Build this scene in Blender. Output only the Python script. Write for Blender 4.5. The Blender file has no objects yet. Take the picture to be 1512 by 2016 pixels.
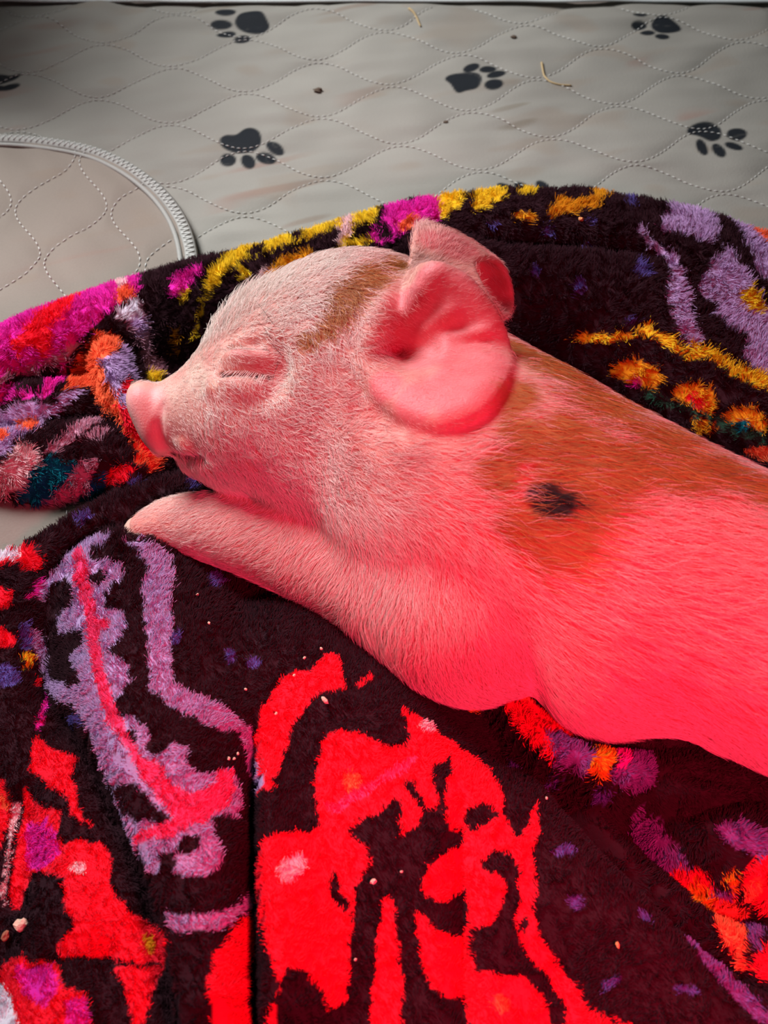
import bpy, bmesh, math
import numpy as np
from mathutils import Vector

# ---------------------------------------------------------------- camera, light, exposure
sc = bpy.context.scene
COL = bpy.context.collection
cam_d = bpy.data.cameras.new('camera')
cam = bpy.data.objects.new('camera', cam_d)
COL.objects.link(cam)
cam.location = (0.0, -0.25164, 0.39307)
cam.rotation_euler = (math.radians(34), 0, 0)
cam_d.sensor_fit = 'VERTICAL'
cam_d.sensor_height = 24
cam_d.lens = 24 * 2114 / 2016
cam_d.clip_start = 0.01
cam_d.dof.use_dof = True
cam_d.dof.focus_distance = 0.425
cam_d.dof.aperture_fstop = 11
sc.camera = cam

world = bpy.data.worlds.new('daylight')
sc.world = world
world.use_nodes = True
bg = world.node_tree.nodes['Background']
bg.inputs[0].default_value = (0.86, 0.92, 1.0, 1)
bg.inputs[1].default_value = 0.045


def lamp(name, kind, loc, aim, energy, color, **kw):
    l = bpy.data.lights.new(name, kind)
    l.energy = energy
    l.color = color
    for k, v in kw.items():
        setattr(l, k, v)
    o = bpy.data.objects.new(name, l)
    o.location = loc
    o.rotation_euler = (Vector(aim) - Vector(loc)).to_track_quat('-Z', 'Y').to_euler()
    COL.objects.link(o)
    return o


lamp('window_daylight', 'AREA', (-0.50, 0.50, 0.62), (-0.10, 0.20, 0.0), 3.35, (0.95, 0.97, 1.0), shape='RECTANGLE', size=0.36, size_y=0.32, spread=math.radians(75))
lamp('heat_lamp', 'SPOT', (0.12, -0.29, 0.31), (0.05, -0.13, 0.03), 9.5, (1.0, 0.032, 0.12), spot_size=math.radians(76), spot_blend=1.0, shadow_soft_size=0.05)

sc.view_settings.view_transform = 'Standard'
sc.view_settings.look = 'None'
sc.view_settings.exposure = 0.0
sc.view_settings.gamma = 1.0
sc.view_settings.use_curve_mapping = False
sc.cycles.max_bounces = 6
sc.cycles.diffuse_bounces = 3
sc.cycles.glossy_bounces = 2
sc.cycles.transmission_bounces = 3
sc.cycles_curves.shape = 'RIBBONS'

# ---------------------------------------------------------------- measured layout (metres)
PIG = {'lo': [-0.135, -0.155, 0.004], 'hi': [0.365, 0.125, 0.15], 'h': 0.0011, 'prims': [['chain', [[0.02444, -0.00586, 0.05619, 0.04632], [0.04863, -0.02405, 0.05839, 0.05322], [0.09051, -0.0513, 0.061, 0.04984], [0.13417, -0.0745, 0.06, 0.04721], [0.17888, -0.09767, 0.06, 0.04489], [0.20954, -0.10866, 0.06, 0.04043]], 0.02, False], ['cone', [0.20887, -0.10772, 0.062], [0.2191, -0.11319, 0.058], 0.03946, 0.03613, 0.03, False], ['cone', [0.20113, -0.13615, 0.045], [0.22825, -0.13817, 0.03], 0.02756, 0.01896, 0.02, False], ['cone', [0.22825, -0.13817, 0.03], [0.2067, -0.15572, 0.02], 0.01465, 0.00944, 0.012, False], ['cone', [0.2067, -0.15572, 0.02], [0.18737, -0.16021, 0.018], 0.00893, 0.00685, 0.012, False], ['ell', [0.07935, -0.06922, 0.052], [0.03131, 0.04041, 0.03458], [[1.0, 0.0, 0.0], [0.0, 0.82904, 0.55919], [-0.0, -0.55919, 0.82904]], 0.014, False], ['cone', [-0.00222, 0.02946, 0.06769], [0.02444, -0.00586, 0.05619], 0.04544, 0.04632, 0.03, False], ['ell', [-0.01339, 0.03801, 0.07105], [0.04302, 0.04159, 0.04058], [[1.0, 0.0, 0.0], [0.0, 0.82904, 0.55919], [-0.0, -0.55919, 0.82904]], 0.015, False], ['ell', [-0.0311, 0.02243, 0.06295], [0.04039, 0.041, 0.03736], [[1.0, 0.0, 0.0], [0.0, 0.82904, 0.55919], [-0.0, -0.55919, 0.82904]], 0.016, False], ['ell', [-0.04157, 0.03901, 0.0669], [0.02417, 0.02294, 0.02417], [[0.86603, 0.41452, 0.2796], [-0.5, 0.71797, 0.48428], [-0.0, -0.55919, 0.82904]], 0.016, False], ['ell', [-0.01535, 0.00853, 0.05358], [0.03837, 0.02787, 0.03029], [[0.93969, -0.28355, -0.19126], [0.34202, 0.77904, 0.52547], [-0.0, -0.55919, 0.82904]], 0.016, False], ['cone', [-0.05496, 0.01808, 0.06726], [-0.08339, 0.02001, 0.05891], 0.0231, 0.01441, 0.014, False], ['cone', [-0.06238, 0.00928, 0.04926], [-0.0773, 0.01034, 0.04274], 0.01427, 0.00579, 0.01, False], ['ell', [-0.09352, 0.0182, 0.05889], [0.00526, 0.01457, 0.01215], [[0.93969, 0.28355, 0.19126], [-0.34202, 0.77904, 0.52547], [-0.0, -0.55919, 0.82904]], 0.005, False], ['ell', [-0.09488, 0.02231, 0.06528], [0.00543, 0.00643, 0.00804], [[0.93969, 0.28355, 0.19126], [-0.34202, 0.77904, 0.52547], [-0.0, -0.55919, 0.82904]], 0.006, False], ['chain', [[0.02772, -0.0613, 0.047, 0.032], [-0.00706, -0.04011, 0.036, 0.02195], [-0.03974, -0.02338, 0.03, 0.01723], [-0.06759, -0.01205, 0.026, 0.01431], [-0.08641, -0.00693, 0.022, 0.01093], [-0.09872, -0.00806, 0.0195, 0.00738]], 0.007, False], ['ell', [0.03511, -0.06548, 0.045], [0.02749, 0.02823, 0.02786], [[1.0, 0.0, 0.0], [0.0, 0.82904, 0.55919], [-0.0, -0.55919, 0.82904]], 0.009, False], ['ell', [-0.04922, 0.00902, 0.10056], [0.01469, 0.00955, 0.00569], [[0.99027, -0.11538, -0.07782], [0.13917, 0.82097, 0.55375], [-0.0, -0.55919, 0.82904]], 0.008, True], ['ell', [-0.04818, 0.01765, 0.0948], [0.01092, 0.00565, 0.00715], [[0.99027, -0.11538, -0.07782], [0.13917, 0.82097, 0.55375], [-0.0, -0.55919, 0.82904]], 0.006, False], ['ell', [-0.05006, 0.00891, 0.08891], [0.01092, 0.00414, 0.00715], [[0.99756, -0.05783, -0.03901], [0.06976, 0.82702, 0.55783], [-0.0, -0.55919, 0.82904]], 0.006, False], ['cone', [-0.05962, 0.01135, 0.09236], [-0.05723, 0.01115, 0.09343], 0.00084, 0.00084, 0.0018, True], ['cone', [-0.05723, 0.01115, 0.09343], [-0.05284, 0.01013, 0.09516], 0.00084, 0.00084, 0.0018, True], ['cone', [-0.05284, 0.01013, 0.09516], [-0.04737, 0.00821, 0.09651], 0.00084, 0.00083, 0.0018, True], ['cone', [-0.04737, 0.00821, 0.09651], [-0.04195, 0.00613, 0.09777], 0.00083, 0.00083, 0.0018, True], ['ell', [-0.06343, 0.01033, 0.08841], [0.00264, 0.00378, 0.00264], [[0.98481, -0.14396, -0.0971], [0.17365, 0.81644, 0.5507], [-0.0, -0.55919, 0.82904]], 0.003, False], ['ell', [-0.07676, 0.00322, 0.0631], [0.00335, 0.00256, 0.00295], [[1.0, 0.0, 0.0], [0.0, 0.82904, 0.55919], [-0.0, -0.55919, 0.82904]], 0.004, False], ['cone', [-0.08441, 0.00632, 0.05215], [-0.0781, 0.00238, 0.05505], 0.00141, 0.0012, 0.002, True], ['cone', [-0.0781, 0.00238, 0.05505], [-0.07005, -0.00263, 0.06205], 0.0014, 0.00117, 0.002, True], ['cone', [-0.08556, 0.01298, 0.07342], [-0.08716, 0.00775, 0.06748], 0.00078, 0.00079, 0.003, True], ['cone', [-0.08716, 0.00775, 0.06748], [-0.08634, 0.00466, 0.05863], 0.00079, 0.0008, 0.003, True], ['cone', [-0.05759, 0.02077, 0.0969], [-0.04757, 0.0192, 0.10187], 0.00113, 0.00112, 0.004, True], ['cone', [-0.04757, 0.0192, 0.10187], [-0.03865, 0.01321, 0.10459], 0.00112, 0.0011, 0.004, True], ['cone', [-0.00993, -0.00777, 0.10541], [-0.00368, -0.01614, 0.10532], 0.00142, 0.00123, 0.006, True], ['cone', [-0.00368, -0.01614, 0.10532], [0.00329, -0.0228, 0.10638], 0.0014, 0.00121, 0.006, True], ['cone', [-0.01169, -0.01391, 0.10175], [-0.00279, -0.02249, 0.10321], 0.00142, 0.00122, 0.006, True], ['ell', [0.00894, 0.00944, 0.1134], [0.01108, 0.01323, 0.01072], [[0.90631, -0.35037, -0.23633], [0.42262, 0.75136, 0.5068], [-0.0, -0.55919, 0.82904]], 0.004, True], ['ell', [0.00215, 0.00672, 0.11035], [0.00789, 0.00717, 0.01971], [[1.0, 0.0, 0.0], [0.0, 0.82904, 0.55919], [-0.0, -0.55919, 0.82904]], 0.004, True], ['ear', {'rim': [[0.04403, 0.00609, 0.11234, 1.6], [0.04005, -0.0134, 0.1173, 1.8], [0.03092, -0.02569, 0.11698, 2.6], [0.01791, -0.02777, 0.11316, 3.4], [0.00672, -0.02094, 0.10956, 4.2], [-0.0014, -0.01165, 0.1081, 4.5], [-0.00784, -0.00083, 0.10816, 4], [-0.00861, 0.00766, 0.11063, 3], [-0.00613, 0.01665, 0.11403, 3], [-0.00073, 0.02828, 0.11621, 3], [0.00786, 0.04223, 0.11403, 2.6], [0.01679, 0.03256, 0.12923, 2.2], [0.02649, 0.0287, 0.1288, 1.8], [0.03449, 0.0228, 0.12482, 1.6], [0.04082, 0.0157, 0.11882, 1.5]], 'canal': [0.00287, 0.00894, 0.11186], 'axis': [-0.0, -0.55919, 0.82904], 'deep': 0.023, 'rows': 62, 'thick': 0.0013, 'curl': 0.0022, 'ribs': [[0.1, 0.09, 0.4, 0.95, 0.0018], [6.0, 0.09, 0.4, 0.95, 0.0018], [5.45, 0.2, 0.25, 0.8, 0.0022]]}, 0.004], ['ear', {'mouth': [[0.05029, 0.05421, 0.08641], [0.04928, 0.06171, 0.09147], [0.04574, 0.06497, 0.09728], [0.03909, 0.062, 0.10372], [0.03369, 0.05554, 0.10661], [0.03472, 0.04661, 0.10782], [0.03777, 0.04041, 0.10605], [0.04178, 0.03744, 0.10163], [0.04574, 0.04153, 0.09233]], 'back': [[0.02483, 0.05941, 0.09233], [0.019, 0.07743, 0.09966], [0.01634, 0.07677, 0.10645], [0.01408, 0.07054, 0.1119], [0.01189, 0.06048, 0.11477], [0.01125, 0.05104, 0.11081], [0.01316, 0.04471, 0.10654], [0.01706, 0.04141, 0.1019], [0.02239, 0.04702, 0.09362]], 'rows': 48, 'bulge': 0.18, 'thick': 0.0014}, 0.004]]}
BLANKET = {'base': 0.012, 'ridges': [[[-0.20834, 0.06399, 0.026, 0.026], [-0.17639, 0.08916, 0.028, 0.026], [-0.1437, 0.10652, 0.03, 0.028], [-0.10289, 0.12319, 0.03, 0.032], [-0.0572, 0.13236, 0.034, 0.038], [-0.01367, 0.1448, 0.038, 0.044], [0.02303, 0.15422, 0.042, 0.05], [0.05977, 0.15697, 0.044, 0.055], [0.09613, 0.15472, 0.045, 0.055], [0.13165, 0.14718, 0.045, 0.055], [0.15923, 0.1374, 0.044, 0.052], [0.19874, 0.11809, 0.042, 0.05], [0.2418, 0.10049, 0.04, 0.05]], [[0.03462, 0.13985, 0.044, 0.045], [0.08224, 0.13165, 0.042, 0.05], [0.12859, 0.1156, 0.038, 0.055], [0.16904, 0.07497, 0.034, 0.055], [0.21493, 0.03051, 0.032, 0.055]], [[-0.12957, 0.09108, 0.03, 0.013], [-0.12273, 0.07072, 0.032, 0.014], [-0.11227, 0.04892, 0.03, 0.014], [-0.10287, 0.03273, 0.022, 0.013], [-0.09899, 0.02693, 0.015, 0.01]], [[-0.17797, 0.02571, 0.024, 0.022], [-0.15249, 0.03242, 0.026, 0.024], [-0.13285, 0.03441, 0.027, 0.024], [-0.11254, 0.02571, 0.024, 0.022]], [[-0.15947, 0.06443, 0.022, 0.018], [-0.13629, 0.06571, 0.024, 0.016]], [[-0.14693, -0.01556, 0.014, 0.011], [-0.12666, -0.00429, 0.018, 0.014], [-0.10579, 0.00457, 0.022, 0.018], [-0.08515, 0.0111, 0.022, 0.018], [-0.05458, -0.00174, 0.018, 0.02]], [[-0.10469, -0.03026, 0.03, 0.034], [-0.08616, -0.07016, 0.044, 0.05], [-0.06794, -0.1117, 0.05, 0.058], [-0.05067, -0.15408, 0.05, 0.062], [-0.03783, -0.20461, 0.048, 0.066]], [[-0.03581, -0.08445, 0.04, 0.055], [-0.00625, -0.11007, 0.046, 0.06], [0.00723, -0.14482, 0.046, 0.066], [0.01395, -0.20809, 0.044, 0.07]], [[0.04049, -0.15066, 0.038, 0.055], [0.07221, -0.16616, 0.036, 0.05], [0.08318, -0.20297, 0.036, 0.055]], [[-0.15137, -0.03614, 0.014, 0.018], [-0.14201, -0.07825, 0.018, 0.02], [-0.12737, -0.10995, 0.022, 0.022]], [[-0.10971, -0.10847, 0.028, 0.024], [-0.09849, -0.14051, 0.032, 0.028], [-0.09463, -0.17346, 0.034, 0.034], [-0.09709, -0.20684, 0.034, 0.04]], [[0.04798, -0.07876, 0.028, 0.022], [0.06665, -0.09468, 0.032, 0.024], [0.09075, -0.10327, 0.034, 0.026], [0.11563, -0.10517, 0.034, 0.026], [0.14946, -0.11453, 0.034, 0.028]], [[0.0425, -0.08824, 0.03, 0.009], [0.05114, -0.10327, 0.034, 0.01], [0.06419, -0.11438, 0.036, 0.011], [0.08301, -0.11895, 0.036, 0.012], [0.1049, -0.11637, 0.034, 0.014], [0.13259, -0.12093, 0.034, 0.016], [0.16268, -0.1325, 0.034, 0.016]], [[0.07307, -0.1325, 0.034, 0.022], [0.09364, -0.15338, 0.036, 0.024], [0.11145, -0.1739, 0.036, 0.024], [0.13061, -0.19597, 0.036, 0.024]], [[0.09972, -0.12721, 0.034, 0.022], [0.12818, -0.14004, 0.036, 0.026], [0.15672, -0.15338, 0.036, 0.026]]], 'steps': [[[-0.13242, -0.07497, 0.003, 0.03], [-0.11185, -0.09955, 0.009, 0.034], [-0.09078, -0.13117, 0.013, 0.036], [-0.07535, -0.15932, 0.014, 0.038], [-0.06475, -0.18844, 0.014, 0.038], [-0.05955, -0.20821, 0.014, 0.038]], [[0.13008, -0.2013, 0.013, 0.04], [0.1172, -0.18844, 0.013, 0.04], [0.09641, -0.17037, 0.012, 0.04], [0.07471, -0.14786, 0.01, 0.034], [0.05354, -0.11821, 0.006, 0.026], [0.04393, -0.10327, 0.003, 0.02]], [[-0.04584, -0.09519, 0.002, 0.026], [-0.04392, -0.12266, 0.006, 0.028], [-0.04153, -0.15294, 0.008, 0.03], [-0.03869, -0.1834, 0.009, 0.03], [-0.03651, -0.20967, 0.009, 0.03]], [[0.03227, -0.08884, 0.004, 0.016], [0.04193, -0.09773, 0.009, 0.016], [0.05443, -0.11301, 0.012, 0.018], [0.07778, -0.12762, 0.012, 0.02], [0.10176, -0.13117, 0.009, 0.02], [0.13402, -0.12672, 0.007, 0.02]], [[0.08344, -0.12543, 0.004, 0.02], [0.09446, -0.13942, 0.01, 0.022], [0.1136, -0.15609, 0.012, 0.024], [0.13149, -0.16569, 0.01, 0.024]]], 'creases': [[[-0.04558, -0.09903, 0.005, 0.012], [-0.04392, -0.12266, 0.006, 0.012], [-0.04153, -0.15294, 0.007, 0.014], [-0.03721, -0.20568, 0.007, 0.014]], [[-0.04537, -0.1047, 0.006, 0.0022], [-0.04378, -0.12965, 0.014, 0.0024], [-0.04201, -0.15294, 0.016, 0.0028], [-0.03931, -0.1834, 0.016, 0.0032], [-0.0371, -0.20967, 0.016, 0.0032]], [[0.02537, -0.12545, 0.003, 0.004], [0.0248, -0.15237, 0.005, 0.004], [0.02371, -0.20541, 0.006, 0.004]], [[-0.12841, -0.08125, 0.006, 0.006], [-0.11185, -0.09955, 0.009, 0.008], [-0.09228, -0.13294, 0.01, 0.01], [-0.0768, -0.16092, 0.01, 0.011], [-0.06632, -0.18844, 0.01, 0.011], [-0.06198, -0.20684, 0.01, 0.011]], [[-0.17692, 0.077, 0.007, 0.005], [-0.14898, 0.08081, 0.008, 0.005], [-0.1203, 0.09996, 0.006, 0.005]], [[-0.09933, 0.07678, 0.008, 0.01], [-0.08671, 0.09087, 0.008, 0.01]], [[0.02773, 0.15048, 0.008, 0.005], [0.05879, 0.14462, 0.014, 0.005], [0.09463, 0.1418, 0.014, 0.005], [0.12088, 0.13691, 0.01, 0.005], [0.13882, 0.12946, 0.004, 0.006]], [[0.06486, 0.08231, 0.008, 0.009], [0.1005, 0.07466, 0.01, 0.009], [0.12771, 0.05711, 0.01, 0.009], [0.15159, 0.0388, 0.01, 0.009], [0.18168, 0.02389, 0.01, 0.009]], [[0.02659, -0.09183, 0.006, 0.007], [0.0516, -0.11487, 0.008, 0.007], [0.07573, -0.13029, 0.008, 0.007], [0.10309, -0.13381, 0.007, 0.007], [0.13034, -0.12762, 0.005, 0.006]], [[0.05586, -0.11564, 0.012, 0.005], [0.07828, -0.14619, 0.022, 0.007], [0.09996, -0.16851, 0.026, 0.008], [0.12657, -0.1925, 0.026, 0.008]], [[0.08159, -0.12632, 0.014, 0.006], [0.09408, -0.14198, 0.024, 0.007], [0.11151, -0.15852, 0.024, 0.007], [0.1279, -0.16726, 0.014, 0.007]], [[-0.16019, -0.01556, 0.004, 0.005], [-0.14042, -0.02536, 0.004, 0.005], [-0.13553, -0.06859, 0.006, 0.005], [-0.1279, -0.08946, 0.006, 0.005]], [[-0.11738, -0.18104, 0.005, 0.005], [-0.10354, -0.17803, 0.006, 0.005], [-0.08271, -0.17803, 0.004, 0.005]]], 'outline': [[-0.21174, 0.09315], [-0.18025, 0.12063], [-0.14765, 0.14038], [-0.10581, 0.15822], [-0.05886, 0.16812], [-0.01407, 0.18106], [0.02386, 0.19359], [0.06193, 0.19653], [0.0996, 0.19422], [0.1364, 0.18641], [0.1645, 0.1751], [0.20384, 0.15157], [0.25865, 0.12791], [0.36, 0.05], [0.38, -0.05], [0.36, -0.24], [0.12, -0.27], [-0.2, -0.27], [-0.215, -0.12], [-0.18604, -0.02558], [-0.16684, -0.01566], [-0.1549, -0.01061], [-0.14316, -0.00342], [-0.12951, 0.00706], [-0.11848, 0.0151], [-0.11577, 0.01972], [-0.12322, 0.017], [-0.13487, 0.01294], [-0.15476, 0.01213], [-0.1688, 0.01564], [-0.19814, 0.02662]], 'edge': 0.009}
PAD = {'x': [-0.4, 0.46], 'y': [-0.1, 0.41266]}
PAD2 = {'edge': [[-0.29137, 0.2557], [-0.25588, 0.26335], [-0.21906, 0.26699], [-0.1925, 0.26426], [-0.16539, 0.25704], [-0.14357, 0.24421], [-0.12442, 0.22614], [-0.11062, 0.20664], [-0.10138, 0.18549], [-0.09613, 0.16182], [-0.09469, 0.1364]], 'rest': [[-0.10669, 0.02], [-0.085, -0.06], [-0.09, -0.2], [-0.36, -0.2], [-0.36, 0.2557]]}
QUILT1 = {'o': [-0.10422, 0.30176], 'rot': 0.06981, 'p': 0.0275, 'a': 0.0125, 'L': 0.088, 'z': 0.0, 'puff': 0.0013, 'wr': 0.1, 'wh': 0.0008, 'dash': 0.0036, 'tw': 0.00034, 'rolls': [[[-0.25393, 0.35665, 0.004, 0.012], [-0.22379, 0.38116, 0.005, 0.012], [-0.18211, 0.40382, 0.004, 0.012]], [[-0.14797, 0.39239, 0.0015, 0.01], [-0.01827, 0.39922, 0.003, 0.01], [0.11122, 0.38787, 0.003, 0.01], [0.24165, 0.39352, 0.003, 0.01]], [[-0.06259, 0.37288, 0.0012, 0.014], [0.07722, 0.36201, 0.002, 0.014], [0.23652, 0.36742, 0.002, 0.014]]]}
QUILT2 = {'o': [-0.1884, 0.18822], 'rot': 1.50098, 'p': 0.0262, 'a': 0.0115, 'L': 0.08, 'z': 0.0056, 'puff': 0.001, 'wr': -0.8, 'wh': 0.0008, 'dash': 0.004, 'tw': 0.00036}
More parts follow.
